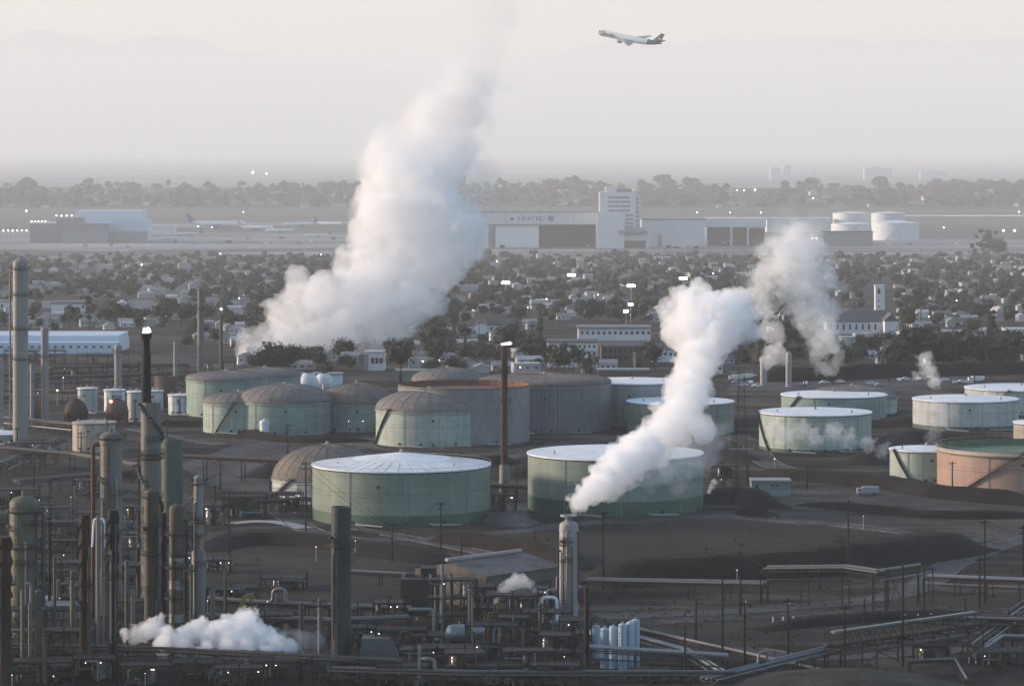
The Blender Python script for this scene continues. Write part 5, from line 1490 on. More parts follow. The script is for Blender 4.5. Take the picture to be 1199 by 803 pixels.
column('dark brown stack with spiral fins, right one of the close pair', 126, 138, 597, 790, BLACKST, 'stack', 'open', plats=(676,), name='stack', strake=True, rings=3, lad=False, flare=.5)
column('brown column with a bright lagged band in front of the pale column', 169, 186, 572, 752, BROWNCOL, plats=(582, 616, 649), rings=4)
t = column('dark brown column with bright silver bands left of the slim pale column', 198, 216, 590, 755, BROWNCOL, plats=(625, 664, 700), rings=4)
for y0, y1 in ((662, 652), (690, 679), (729, 718)):
    p = G(207, 755); r = t['r'] * 1.035
    MB().lathe([(r, S(755 - y0, p.y)), (r, S(755 - y1, p.y))], 28).build('lagged_band', SILVER, t)
column('slender dark post column left of the banded column', 190, 195, 600, 752, BLACKST, rings=0, lad=True)
column('thin grey riser column between the two dark stacks', 112, 117, 604, 775, GREYCOL, rings=0, lad=False, pipe=[(0, 612, 760, .25, PIPEM)])
column('grey green column at the far left behind the olive vessel', -8, 8, 598, 735, OLIVECOL, plats=(612,), rings=3)
column('dark column right of the olive vessel', 41, 49, 690, 792, BROWNCOL, rings=2, lad=True)
for k, (xl, xr, yt_, yb_, mt) in enumerate(((62, 66, 650, 760, BROWNCOL), (82, 88, 668, 770, OLIVECOL), (146, 151, 655, 770, BROWNCOL), (153, 158, 690, 772, GREYCOL), (222, 226, 660, 765, BROWNCOL), (246, 252, 690, 750, GREYCOL), (262, 266, 665, 740, BROWNCOL), (56, 60, 610, 720, BLACKST), (24, 29, 690, 792, OLIVECOL), (33, 37, 705, 795, GREYCOL), (50, 55, 735, 800, BROWNCOL), (160, 164, 600, 700, BLACKST), (350, 356, 705, 760, BROWNCOL), (372, 377, 700, 765, GREYCOL), (516, 520, 660, 742, GREYCOL), (548, 553, 690, 770, GREYCOL), (630, 635, 705, 770, BROWNCOL), (684, 690, 690, 780, BLACKST))):
    column(('thin dark riser column', 'slim vent column', 'narrow pipe column')[k % 3], xl, xr, yt_, yb_, mt, 'column', 'open' if k % 2 else 'dome', name='riser_column', rings=3 if k % 2 else 0, lad=(k % 3 == 0), plats=(yt_ + 8,) if k % 3 == 1 else ())
    o_ = [q for q in bpy.data.objects if q.parent is None and q.name.startswith('riser_column')][-1]
    o_['group'] = 'riser columns'
    BG.append((o_, ('thin dark riser column', 'slim vent column', 'narrow pipe column')[k % 3], (xl + xr) / 2, yb_))
# centre
t = column('tall slate blue chimney standing over the steam bank', 388, 411, 593, 768, SLATE, 'chimney', 'open', plats=(638,), name='chimney', rings=9)
lm('the slate blue chimney', 399, 766)
t = column('white tower with a flat cap from which dense steam blows', 655, 677, 609, 742, WHITECOL, plats=(741,), rings=7, top='dome', pipe=[(262, 620, 740, .28, PIPEM), (285, 640, 740, .2, PIPED)])
p = G(666, 742); H = t['h']
cp = MB(); cp.lathe([(.9, H - .3), (.9, H + .8), (2.0, H + .9), (2.0, H + 1.3), (1.6, H + 1.3), (1.5, H + .9)], 18); cp.build('cap', GALV, t)
t = column('rusty slender stack with a lit pale plume at its top', 586.6, 594.4, 404, 578, RUSTSTACK, 'stack', 'open', plats=(436, 470), name='stack', rings=8, lad=True, base_mat=GREYCOL, base_y=545, base_w=1.5)
fl = MB(); p = G(590.5, 578)
for k in range(4): lobe(fl, random.Random(k + 9), (k * .8 - .4, 0, t['h'] + .3 + .1 * k), .62, .6, .5)
fl.build('pilot_flame', bpy.data.materials['pale_flame'], t)
for sx, sy in ((-1, -.3), (1, -.3), (0, 1)):
    gw = MB(); gw.rod((0, 0, t['h'] * .9), (sx * 16, sy * 16, 0), .05, 5); gw.build('guy_wire', STEEL, t)
for xl, xr, y0, y1, mt, lb in ((680, 684.5, 432, 458, PALECOL, 'short pale vent pipe behind the dark corrugated tank'), (742, 745, 412, 444, GREYCOL, 'thin grey vent pipe behind the pale streaked tank'), (695, 697, 418, 452, BROWNCOL, 'thin brown pole like vent beside the short pale vent pipe')):
    column(lb, xl, xr, y0, y1, mt, 'vent pipe', 'open', name='vent_pipe', rings=0, lad=False)
column('white upright vessel with a round top near the car park, left one', 890, 898, 418, 452, WHITECOL, name='vessel', cat='vessel', rings=2)
column('white upright vessel near the car park, right one under the ragged steam', 920, 927, 412, 453, WHITECOL, name='vessel', cat='vessel', rings=2)
column('small white upright vessel in front of the wide teal domed tank', 304, 315, 491, 511, SH['bright'], name='vessel', cat='vessel', rings=2, lad=False)
# row of pale blue upright vessels
for k, (px, yt_, yb_) in enumerate(((708, 734, 781), (718, 732, 782), (729, 729, 784), (738, 727, 783), (744, 724, 780), (698, 731, 770))):
    lb = ('pale blue upright vessel, front left of the clustered six', 'pale blue upright vessel, second from the left in front', 'pale blue upright vessel in the middle of the front', 'pale blue upright vessel beside the tallest one', 'pale blue upright vessel, tallest and rightmost of the six', 'pale blue upright vessel, rearmost left of the six')[k]
    column(lb, px - 5, px + 5, yt_, yb_, BLUEVES, 'vessel', name='pressure_vessel', rings=0, lad=(k % 2 == 0))
lm('the pale blue upright vessels', 722, 782)
for ph, px, py in (('the large green tank', 470, 615), ('the steamed green tank', 720, 603), ('the half hidden domed tank', 340, 588), ('the pale domed tank', 503, 522), ('the rusty open tank', 545, 505), ('the dark corrugated tank', 665, 506), ('the smaller green tank', 796, 508), ('the tank with wisps', 955, 530), ('the broad pale tank', 1130, 503), ('the small stair tank', 1070, 564), ('the peach tank', 1150, 578),
                   ('the teal domed tank', 240, 486), ('the wide domed tank', 333, 508), ('the beige upright tank', 105, 527), ('the black flare stack', 176, 640), ('the domed beacon column', 130, 690), ('the green louvred tower', 201, 598), ('the slim pale column', 232, 700), ('the olive vessel', 28, 740), ('the close pair of dark stacks', 115, 788), ('the white steam tower', 666, 738), ('the rusty slender stack', 590, 575), ('the tall far left column', 24, 515),
                   ('the teal painted shed', 903, 579), ('the rusty roofed building', 595, 700), ('the silver drum', 545, 752), ('the lattice tower', 868, 576), ('the covered conveyor', 1060, 760), ('the long low pipe bridge', 790, 690)): lm(ph, px, py)

# spheres on legs
for px, py, rpx, mt, lb in ((37, 497, 13, M_plain('rusty_sphere', (.15, .07, .05), .8, .3, .4), 'rusty red gas sphere at the far left'), (89, 499, 13.5, M_plain('brown_sphere', (.055, .035, .03), .8, .3, .4), 'dark brown gas sphere behind the beige upright tank'), (137, 497, 13, M_plain('red_brown_sphere', (.11, .065, .05), .8, .3, .4), 'red brown gas sphere behind the thin beacon mast'),
                            (361, 464, 12, SH['bright'], 'white gas sphere peeping over the domes, left one'), (379, 462, 11, SH['bright'], 'white gas sphere peeping over the domes, right one')):
    p = G(px, py); r = S(rpx, p.y); t = thing('gas_sphere', lb, 'gas sphere', p, 0, 'gas spheres')
    mb = MB(); mb.lathe([(max(.02, r * sin(pi * k / 14)), r * 1.35 - r * cos(pi * k / 14)) for k in range(15)], 28, cap0=False, cap1=False); mb.build('sphere', mt, t)
    for k in range(8):
        a = 2 * pi * k / 8; l = MB(); l.rod((r * .96 * cos(a), r * .96 * sin(a), -.2), (r * .96 * cos(a), r * .96 * sin(a), r * 1.3), .4, 8); l.build('leg', mt, t)
    sm = MB(); platform_ring(sm, .8, r * 2.36, 1.2); sm.build('top_platform', STEEL, t)

# ---- utility poles, lattice tower
def pole(px, ytop, ybase, arms=1, ph='wooden utility pole', rad=.24):
    p = G(px, ybase); H = S(ybase - ytop, p.y)
    t = thing('utility_pole', ph, 'utility pole', p, 0, 'utility poles')
    MB().rod((0, 0, -.2), (0, 0, H), rad * 1.2, 7, rad * .8).build('pole', POLEM, t)
    for k in range(arms):
        m_ = MB(); z = H - .7 - k * 1.5; a = .25
        m_.bar((-1.3 * cos(a), -1.3 * sin(a), z), (1.3 * cos(a), 1.3 * sin(a), z), .2)
        for q in (-1.2, -.5, .5, 1.2): m_.cyl((q * cos(a), q * sin(a), z + .06), .07, .3, 6)
        m_.build('crossarm', POLEM, t)
    BG.append((t, ph + (' with double crossarms' if arms > 1 else ' with one crossarm' if arms else ' without crossarms'), px, ybase))
    return t
for a in ((459, 612, 658, 1), (516, 587, 645, 1), (358, 540, 625, 2), (268, 575, 648, 0), (252, 568, 600, 1), (258, 536, 575, 1), (316, 538, 578, 1), (337, 496, 532, 2), (352, 482, 500, 2), (362, 470, 500, 2), (479, 504, 522, 1), (569, 472, 518, 0), (605, 540, 585, 0), (706, 598, 690, 1), (626, 622, 650, 0), (827, 640, 675, 1), (815, 700, 750, 0), (846, 664, 785, 0),
          (867, 645, 720, 1), (872, 704, 776, 1), (923, 700, 778, 1), (989, 708, 792, 1), (993, 585, 672, 1), (1057, 645, 780, 0), (1082, 665, 730, 0), (1147, 652, 712, 1), (1153, 608, 706, 1), (1185, 728, 757, 0), (1198, 615, 672, 2), (1073, 533, 560, 2), (1090, 528, 560, 1), (1115, 540, 582, 1), (1181, 560, 575, 1), (845, 538, 570, 1), (876, 538, 570, 0), (945, 545, 572, 1), (802, 732, 800, 0),
          (196, 490, 520, 1), (210, 466, 486, 2), (95, 505, 530, 2), (158, 468, 495, 1), (430, 450, 480, 1), (469, 425, 455, 1), (186, 430, 462, 1), (346, 432, 455, 0), (245, 425, 450, 1), (1141, 430, 450, 0), (942, 438, 455, 1), (975, 425, 452, 1), (1040, 425, 446, 1), (1160, 428, 446, 1), (20, 500, 530, 1), (58, 560, 610, 0), (40, 540, 580, 1), (1012, 700, 730, 0), (1130, 700, 735, 0), (960, 640, 690, 0), (540, 628, 680, 0)):
    pole(*a)
for a in ((716, 303, 322), (637, 296, 306), (697, 285, 300), (703, 287, 302), (708, 286, 302), (643, 290, 302), (818, 285, 302), (822, 283, 302), (846, 291, 302), (872, 293, 303), (1079, 287, 300), (1100, 290, 301), (780, 290, 302), (625, 305, 330), (1000, 345, 370), (930, 340, 362), (300, 320, 345), (80, 330, 350)):
    pole(a[0], a[1], a[2], 1, 'far thin utility pole', .3)
p = G(868, 578); t = thing('lattice_tower', 'slender steel lattice tower left of the tank with wisps', 'lattice tower', p); H = S(578 - 432, p.y)
mb = MB(); w0, w1 = S(7, p.y), S(3, p.y); N = 12
cr = lambda i, k: Vector((((-1, 1, 1, -1)[k]) * (w0 + (w1 - w0) * i / N), ((-1, -1, 1, 1)[k]) * (w0 + (w1 - w0) * i / N), H * i / N))
for i in range(N):
    for k in range(4):
        mb.bar(cr(i, k), cr(i + 1, k), .10); mb.bar(cr(i, k), cr(i + 1, (k + 1) % 4), .05); mb.bar(cr(i, (k + 1) % 4), cr(i + 1, k), .05); mb.bar(cr(i, k), cr(i, (k + 1) % 4), .05)
mb.build('lattice', STEEL, t)
mb = MB(); 
for f in (.36, .98, .8): mb.bar((-4, 0, H * f), (4, 0, H * f), .3)
mb.build('crossarm', GALV, t)

def wire(label, pts):
    mb = MB()
    for k in (-1, 1):
        P = [Vector((X(px, Yg(yb)) + k * 1.1, Yg(yb), Z(yt, Yg(yb)) - .6)) for px, yt, yb in pts]; out = []
        for a, b in zip(P, P[1:]):
            for i in range(8):
                f = i / 8; q = a.lerp(b, f); q.z -= 1.6 * 4 * f * (1 - f); out.append(q)
        mb.pipe(out + [P[-1]], .05, 4, bend=0)
    tag(mb.build('power_line', POLEM), label, 'power line')
wire('power line strung between the poles across the bare field', [(706, 598, 690), (867, 645, 720), (989, 708, 792), (1185, 728, 757)])
wire('power line strung past the wide domed tank to the half hidden dome', [(352, 482, 500), (337, 496, 532), (358, 540, 625), (459, 612, 658), (516, 587, 645)])
wire('power line strung between the poles by the service road', [(923, 700, 778), (993, 585, 672), (1153, 608, 706), (1198, 615, 672)])
# ---- pipe racks
def rack(label, pts, hpx, w_, pipes, mats, step=7.0, name='pipe_rack', cat='pipe rack', low=False, roof=None, loops=()):
    """pts: ground pixels; pipes: list of (offset across 0..1, radius, extra height)"""
    P = [G(*q) for q in pts]
    c = P[0].copy(); t = thing(name, label, cat, c)
    hh = [S(h, q.y) for h, q in zip(hpx if isinstance(hpx, (list, tuple)) else [hpx] * len(P), P)]
    fm = MB(); tops = []
    for i in range(len(P) - 1):
        a, b = P[i] - c, P[i + 1] - c; d = b - a; d.z = 0; L = d.length; d.normalize(); s_ = Vector((d.y, -d.x, 0)) * w_ / 2
        n = max(1, int(L / step))
        for j in range(n + 1):
            if i > 0 and j == 0: continue
            q = a.lerp(b, j / n); h = hh[i] + (hh[i + 1] - hh[i]) * j / n
            for k in (-1, 1): fm.bar(q + s_ * k + Vector((0, 0, -.3)), q + s_ * k + Vector((0, 0, h)), .3)
            fm.bar(q - s_, q + s_ + Vector((0, 0, 0)), .0001) if False else None
            fm.bar(q - s_ + Vector((0, 0, h - .3)), q + s_ + Vector((0, 0, h - .3)), .28)
            if j < n and j % 3 == 1 and not low:
                q2 = a.lerp(b, (j + 1) / n)
                fm.bar(q + s_ * -1 + Vector((0, 0, .2)), q2 - s_ + Vector((0, 0, h - .5)), .15); fm.bar(q2 - s_ + Vector((0, 0, .2)), q - s_ + Vector((0, 0, h - .5)), .15)
        for k in (-1, 1):
            fm.bar(a + s_ * k + Vector((0, 0, hh[i] - .35)), b + s_ * k + Vector((0, 0, hh[i + 1] - .35)), .25)
    fm.build('frame', STEEL, t)
    for idx, (o, r, eh) in enumerate(pipes):
        pl = []
        for i in range(len(P)):
            a = P[max(0, i - 1)]; b = P[min(len(P) - 1, i + 1)]; d = b - a; d.z = 0; d.normalize(); s_ = Vector((d.y, -d.x, 0)) * w_
            pl.append(P[i] - c + s_ * (o - .5) + Vector((0, 0, hh[i] + r + eh)))
        # an expansion loop now and then
        for (seg, f, up) in loops:
            if idx == 0:
                A, B = pl[seg], pl[seg + 1]; q = A.lerp(B, f); q2 = A.lerp(B, min(1, f + 3.2 / (B - A).length)); U = Vector((0, 0, up))
                pl = pl[:seg + 1] + [q, q + U, q2 + U, q2] + pl[seg + 1:]
        pm = MB(); pm.pipe(pl, r, 8, bend=r * 2.5); pm.build('pipe', mats[idx % len(mats)], t)
    if roof:
        rm_ = MB(); sm = MB()
        for i in range(len(P) - 1):
            a, b = P[i] - c + Vector((0, 0, hh[i] + roof)), P[i + 1] - c + Vector((0, 0, hh[i + 1] + roof)); rm_.bar(a, b, 1.3, .5)
            d = b - a; d.z = 0; d.normalize(); s_ = Vector((d.y, -d.x, 0)) * w_ / 2; n = int((b - a).length / 2.6)
            for k in (-1, 1):
                for up in (0, -roof): sm.bar(a + s_ * k + Vector((0, 0, up)), b + s_ * k + Vector((0, 0, up)), .22)
                for j in range(n):
                    q, q2 = a.lerp(b, j / n) + s_ * k, a.lerp(b, (j + 1) / n) + s_ * k
                    sm.bar(q, q2 - Vector((0, 0, roof)), .13); sm.bar(q - Vector((0, 0, roof)), q, .13)
            sm.bar(a - Vector((0, 0, roof * .75)), b - Vector((0, 0, roof * .75)), w_ * .8, .3)
        rm_.build('top_pipe', PIPEM, t); sm.build('truss', STEEL, t)
    return t
rack('long low pipe bridge with a pale top pipe crossing the basin', [(684, 693), (895, 704)], [13, 20], 4.5, [(.1, 0.41, 0), (.45, 0.22, 0), (.75, 0.30, 0)], [PIPEM, PIPED], 9)
rack('raised pipe bridge stepping up right of the long low one', [(895, 706), (990, 712), (1030, 716)], [40, 47, 45], 5, [(.1, 0.38, 0), (.4, 0.26, 0), (.7, 0.22, 0), (.2, 0.19, -3)], [PIPEM, PIPED], 9)
rack('sloping pipe bridge climbing beside the service road', [(1030, 716), (1084, 704)], [45, 41], 4, [(.1, 0.41, 0), (.6, 0.30, -2)], [PIPEM, PIPEM], 7)
rack('pale twin pipeline on low posts running off the right edge', [(1084, 696), (1235, 706)], [20, 24], 4, [(.05, 0.41, 0), (.4, 0.34, 0), (.8, 0.22, -1.5)], [PIPEB, PIPEM], 7)
rack('trussed conveyor gallery on trestles in the lower right', [(975, 788), (1142, 764)], [30, 30], 4.5, [(0, .35, 0), (1, .3, -1.6)], [PIPEM, PIPED], 10, 'conveyor', 'conveyor', roof=3.4)
rack('dark pipe rack rising towards the covered conveyor', [(830, 812), (975, 782)], [16, 22], 4.5, [(.05, 0.33, 0), (.35, 0.26, 0), (.65, 0.26, 0), (.95, 0.20, 0)], [PIPEM, PIPEB, PIPED], 5, loops=((0, .45, 2.2),))
rack('long pipe rack along the bottom under the low steam', [(-20, 782), (200, 784), (470, 798)], [22, 20, 19], 7, [(.0, .4, .2), (.18, .35, .2), (.36, .5, .2), (.56, .3, .2), (.75, .4, .2), (.95, .3, 1.2)], [BROWNCOL, PIPED, OLIVECOL, PIPEM], 9)
rack('pipe rack with several pale pipes at the bottom centre', [(385, 803), (560, 808), (860, 806)], [16, 16, 14], 6, [(.0, .4, .2), (.2, .3, .2), (.4, .45, .2), (.65, .3, .2), (.9, .35, .9)], [PIPEM, PIPED, PIPEM], 8, loops=((0, .6, 2.5), (1, .25, 3)))
rack('bluish pipe line on posts in front of the pale blue vessels', [(690, 795), (852, 800)], [35, 30], 2.5, [(.2, 0.49, 0), (.9, 0.20, -2)], [PIPEB, PIPED], 9)
rack('pair of pale sloping pipes right of the pale blue vessels', [(744, 762), (800, 776), (852, 800)], [16, 15, 8], 2.6, [(.1, 0.29, 0), (.6, 0.29, 0), (1, 0.16, -.5)], [PIPEM, PIPEB], 9, low=True)
rack('low dark pipe line slanting across the bare field', [(745, 742), (960, 790)], 5, 1.4, [(.2, .3, 0), (.8, .22, 0)], [PIPEM, PIPED], 9, low=True)
rack('pale pipe line with a raised loop above the low steam', [(232, 716), (300, 720), (420, 724), (480, 726)], [14, 13, 12, 12], 3, [(.1, .5, 0), (.6, .35, 0)], [PIPEM, PIPED], 9, low=True, loops=((1, .15, 3.2),))
rack('second pale pipe line right behind the low steam bank', [(240, 742), (390, 748), (480, 744)], [20, 20, 20], 3.5, [(.1, .45, 0), (.5, .35, 0), (.9, .3, 0)], [PIPEM, OLIVECOL, PIPED], 8, low=True)
rack('short pale pipe line left of the corrugated furnace house', [(405, 684), (487, 688)], [14, 14], 2, [(.2, .4, 0)], [PIPEM], 9, low=True)
rack('dark overhead pipe line between the flare column and the wide domed tank', [(196, 560), (330, 566)], [26, 26], 2.5, [(.2, .5, 0), (.7, .35, 0)], [PIPED, PIPERU], 14)
rack('dark long pipe line at the left behind the beige upright tank', [(-20, 545), (85, 552), (160, 565)], [22, 20, 20], 3, [(.1, .45, 0), (.5, .4, 0), (.9, .3, 0)], [PIPED, BROWNCOL], 12)
rack('rusty brown pipe bundle above the road at the right edge', [(1105, 742), (1235, 746)], [18, 18], 3.5, [(0, .5, 0), (.4, .4, 0), (.8, .4, -1.2)], [PIPERU, PIPEM, OLIVECOL], 8, low=True)
rack('bundle of pale pipes coming towards the lower right corner', [(1230, 700), (1140, 765)], [10, 10], 5, [(0, 0.23, 0), (.3, 0.23, 0), (.6, 0.23, 0), (.9, 0.29, .3)], [PIPEM, PIPED], 9, low=True)
rack('bluish pipe elbow line at the lower right edge', [(1235, 764), (1174, 762), (1140, 778)], [16, 16, 8], 1.6, [(.5, 0.42, 0)], [PIPEB], 8, low=True)
rack('thin bent pipe on the ground below the covered conveyor', [(1065, 786), (1118, 784), (1132, 800)], [12, 12, 4], 1.2, [(.5, 0.27, 0)], [PIPEM], 8, low=True)
rack('pipe rack beneath the steamed green tank edge', [(530, 586), (618, 588)], [18, 18], 3, [(.1, .35, 0), (.5, .3, 0), (.9, .3, 0)], [PIPED, PIPERU], 7)
rack('pipe rack between the half hidden domed tank and the slim pale column', [(240, 606), (362, 600)], [14, 16], 4, [(.1, .35, 0), (.5, .3, 0), (.9, .35, 0)], [PIPED, PIPEM], 7)
for k, (x0, y0, x1, y1, h_) in enumerate(((0, 470, 180, 476, 14), (-10, 500, 90, 510, 12), (40, 455, 200, 450, 12), (-10, 450, 120, 445, 10), (60, 440, 220, 436, 9), (20, 580, 110, 572, 16), (-10, 600, 60, 596, 14), (0, 560, 70, 530, 16))):
    lb = ('hazy pipe rack in front of the gas spheres', 'brown pipe rack at the left edge before the gas spheres', 'hazy pipe rack behind the small white tanks', 'farther hazy pipe rack at the left edge', 'farthest hazy pipe rack behind the black flare stack', 'brown pipe rack left of the domed beacon column', 'low brown pipe rack above the olive vessel', 'slanting pipe rack with pale pipe bends at the left')[k]
    rack(lb, [(x0, y0), (x1, y1)], h_, 5, [(.0, .4, 0), (.25, .35, 0), (.5, .4, 0), (.75, .35, 0), (1, .3, -2)], [BROWNCOL, PIPEM, PIPED], 11)

# ---- buildings and big equipment of the near plant
p = G(570, 712)
t = thing('plant_building', 'steel building with a rust stained low roof left of the white tower', 'building', p, radians(47))
L1, L2, hb, hr = 27.0, 25.0, S(38, p.y), S(38, p.y) + 2.4
mb = MB(); mb.box((L1 / 2, L2 / 2, hb / 2), (L1, L2, hb))
mb.add([(-.0, 0, hb), (0, L2, hb), (0, L2 * .55, hr)], [(0, 2, 1)]); mb.add([(L1, 0, hb), (L1, L2, hb), (L1, L2 * .55, hr)], [(0, 1, 2)])
mb.build('wall', M_plain('plant_wall', (.10, .097, .095), .8, .2, .2, stain=(.06, .042, .034), stain_amt=.6), t)
rm_ = MB(); o = .8
rm_.add([(-o, -o, hb + .05), (L1 + o, -o, hb + .05), (L1 + o, L2 * .55, hr + .15), (-o, L2 * .55, hr + .15), (L1 + o, L2 + o, hb + .05), (-o, L2 + o, hb + .05)], [(0, 1, 2, 3), (3, 2, 4, 5)])
rf = rm_.build('roof', M_plain('rust_stained_sheet', (.13, .127, .122), .65, .2, .10, stain=(.055, .030, .022), stain_amt=.95), t)
rv = MB(); rv.box((L1 / 2, L2 * .55, hr + .5), (L1 * 1.02, 1.0, .7)); rv.build('ridge_vent', GALV, rf)
for x in (5, 13, 21):
    dd = MB(); dd.box((x, -.06, 2.6), (5, .12, 5)); dd.build('opening', DKGREY, t)
cn = MB(); cn.bar((2, -5, 3.2), (L1 + 2, -5, 3.2), 1.8, .25); 
for x in (3, 9, 15, 21, 27): cn.bar((x, -5, -.2), (x, -5, 3.2), .2)
cn.build('walkway', GALV, t)
p = G(495, 720); t = thing('furnace_house', 'dark corrugated furnace house left of the rust roofed building', 'building', p); L = p
w_ = S(52, p.y); h_ = S(42, p.y)
mb = MB(); mb.box((0, 5, h_ / 2), (w_, 10, h_)); mb.build('wall', M_plain('corrugated_dark', (.055, .05, .045), .8, .3, .4, streak=True), t)
mb = MB()
for k in range(22): mb.box((-w_ / 2 + (k + .5) * w_ / 22, -.12, h_ / 2), (.22, .24, h_ * .98))
mb.build('cladding_ribs', M_plain('corrugated_rib', (.075, .07, .065), .8), t)
mb = MB(); mb.box((w_ * .12, 6, h_ + 1.2), (w_ * .35, 7, 2.4)); mb.box((-w_ * .3, 6, h_ + .4), (w_ * .2, 4, .8)); mb.build('roof_duct', STEEL, t)
# silver horizontal drum and other drums
def drum(label, px, py, lpx, rpx, mat, rz=0.0, lift=1.4, name='drum'):
    p = G(px, py); Lh = S(lpx / 2, p.y); r = S(rpx, p.y); t = thing(name, label, 'drum', p, rz)
    mb = MB(); n = 20; vs = []; fs = []
    pr = [(.02, -Lh - r * .5), (r * .55, -Lh - r * .42), (r * .88, -Lh - r * .2), (r, -Lh), (r, Lh), (r * .88, Lh + r * .2), (r * .55, Lh + r * .42), (.02, Lh + r * .5)]
    for q, x in pr:
        for k in range(n):
            a = 2 * pi * k / n; vs.append((x, cos(a) * q, r * lift + sin(a) * q))
    for i in range(len(pr) - 1):
        for k in range(n): fs.append((i * n + k, (i + 1) * n + k, (i + 1) * n + (k + 1) % n, i * n + (k + 1) % n))
    mb.add(vs, fs, True); mb.build('shell', mat, t)
    for s_ in (-.6, .6):
        sm = MB(); sm.box((s_ * Lh, 0, r * lift * .32), (r * .3, r * 1.3, r * lift * .75)); sm.build('saddle', STEEL, t)
    nm = MB(); nm.cyl((Lh * .3, 0, r * (lift + .95)), r * .18, r * .4, 10); nm.cyl((-Lh * .4, 0, r * (lift + .95)), r * .12, r * .35, 10); nm.build('nozzle', GALV, t)
    return t
drum('silver horizontal drum in front of the rust roofed building', 545, 760, 36, 11, SILVER, .25, 1.7)
drum('long rusty exchanger under the corrugated furnace house', 480, 742, 56, 7, PIPERU, .05)
drum('pale horizontal exchanger in front of the white tower, upper one', 662, 748, 34, 4.2, PIPEM, .05, 4.4)
drum('pale horizontal exchanger in front of the white tower, lower one', 663, 754, 34, 4.2, PIPEM, .05, 3.0)
drum('small white drum left among the dark frames', 55, 706, 14, 4, WHITEP, .2, 1.3)
drum('reddish drum in the dark lower centre', 618, 775, 30, 5.5, PIPERU, .1, 1.6)
drum('pale bullet tank lying below the conveyor', 1112, 752, 26, 5, PIPEM, .1, 1.3)
drum('yellowish pipe header below the covered conveyor', 1094, 766, 36, 3.4, TANB, .05, 1.6)
drum('green drum left of the grey hopper', 437, 742, 22, 7, GREENEQ, .1)
p = G(450, 772); t = thing('hopper', 'grey sloping hopper right of the slate blue chimney', 'hopper', p); a_ = S(1, p.y)
mb = MB(); mb.add([(-28 * a_, -4, 4 * a_), (24 * a_, -4, 4 * a_), (24 * a_, 5, 4 * a_), (-28 * a_, 5, 4 * a_), (-26 * a_, -3, 27 * a_), (6 * a_, -3, 27 * a_), (6 * a_, 4, 27 * a_), (-26 * a_, 4, 27 * a_)], [(0, 1, 5, 4), (1, 2, 6, 5), (2, 3, 7, 6), (3, 0, 4, 7), (4, 5, 6, 7), (3, 2, 1, 0)]); mb.build('body', M_plain('hopper_grey', (.10, .10, .095), .75, .2, .4), t)
mb = MB()
for sx in (-26, -8, 10, 22): 
    for sy in (-3.5, 4.5): mb.bar((sx * a_, sy, -.2), (sx * a_, sy, 4.2 * a_), .4)
mb.build('frame', STEEL, t)
p = G(505, 764); t = thing('round_tank', 'short dark round tank with a pale lid among the pipes', 'tank', p); MB().cyl((0, 0, 0), S(10, p.y), S(16, p.y), 24).build('shell', STEEL, t); MB().lathe([(S(10.4, p.y), S(16, p.y) + .05), (.05, S(18, p.y))], 24, cap0=False, cap1=False).build('lid', PALECOL, t)
p = G(70, 742); t = thing('panel_house', 'long low house on posts with a row of cream panels', 'building', p)
a_ = S(1, p.y)
MB().box((2 * a_, 4, 22 * a_), (46 * a_, 8, 12 * a_)).build('wall', STEEL, t); MB().box((2 * a_, 4, 31 * a_), (48 * a_, 9, 5 * a_)).build('roof', M_plain('blue_grey_sheet', (.12, .13, .14), .6), t)
for k in range(7):
    MB().box(((-17.5 + k * 6.4) * a_, -.2, 22 * a_), (5.4 * a_, .3, 9 * a_)).build('panel', TANW, t)
pm = MB()
for sx in (-18, 2, 22): pm.bar((sx * a_, 1, -.2), (sx * a_, 1, 16 * a_), .5)
pm.build('frame', STEEL, t)
column('small tan upright cylinder among the dark frames at the left', 65, 71, 678, 700, TANB, 'vessel', name='vessel', rings=0, lad=False)
p = G(278, 742); t = thing('excavator', 'yellow jointed crane arm standing among the frames', 'crane', p); a_ = S(1, p.y); YEL = M_plain('yellow_arm', (.30, .19, .04), .6)
MB().box((-4 * a_, 0, 6 * a_), (14 * a_, 4, 8 * a_)).build('body', YEL, t); bm_ = MB(); bm_.bar((-2 * a_, 0, 9 * a_), (8 * a_, 0, 44 * a_), 1.0); bm_.bar((8 * a_, 0, 44 * a_), (18 * a_, 0, 46 * a_), .8); bm_.bar((18 * a_, 0, 46 * a_), (16 * a_, 0, 38 * a_), .6); bm_.build('arm', YEL, t)
cm = MB(); cm.box((-4 * a_, 0, 1.2 * a_), (17 * a_, 4.6, 2.6 * a_)); cm.build('track', STEEL, t)

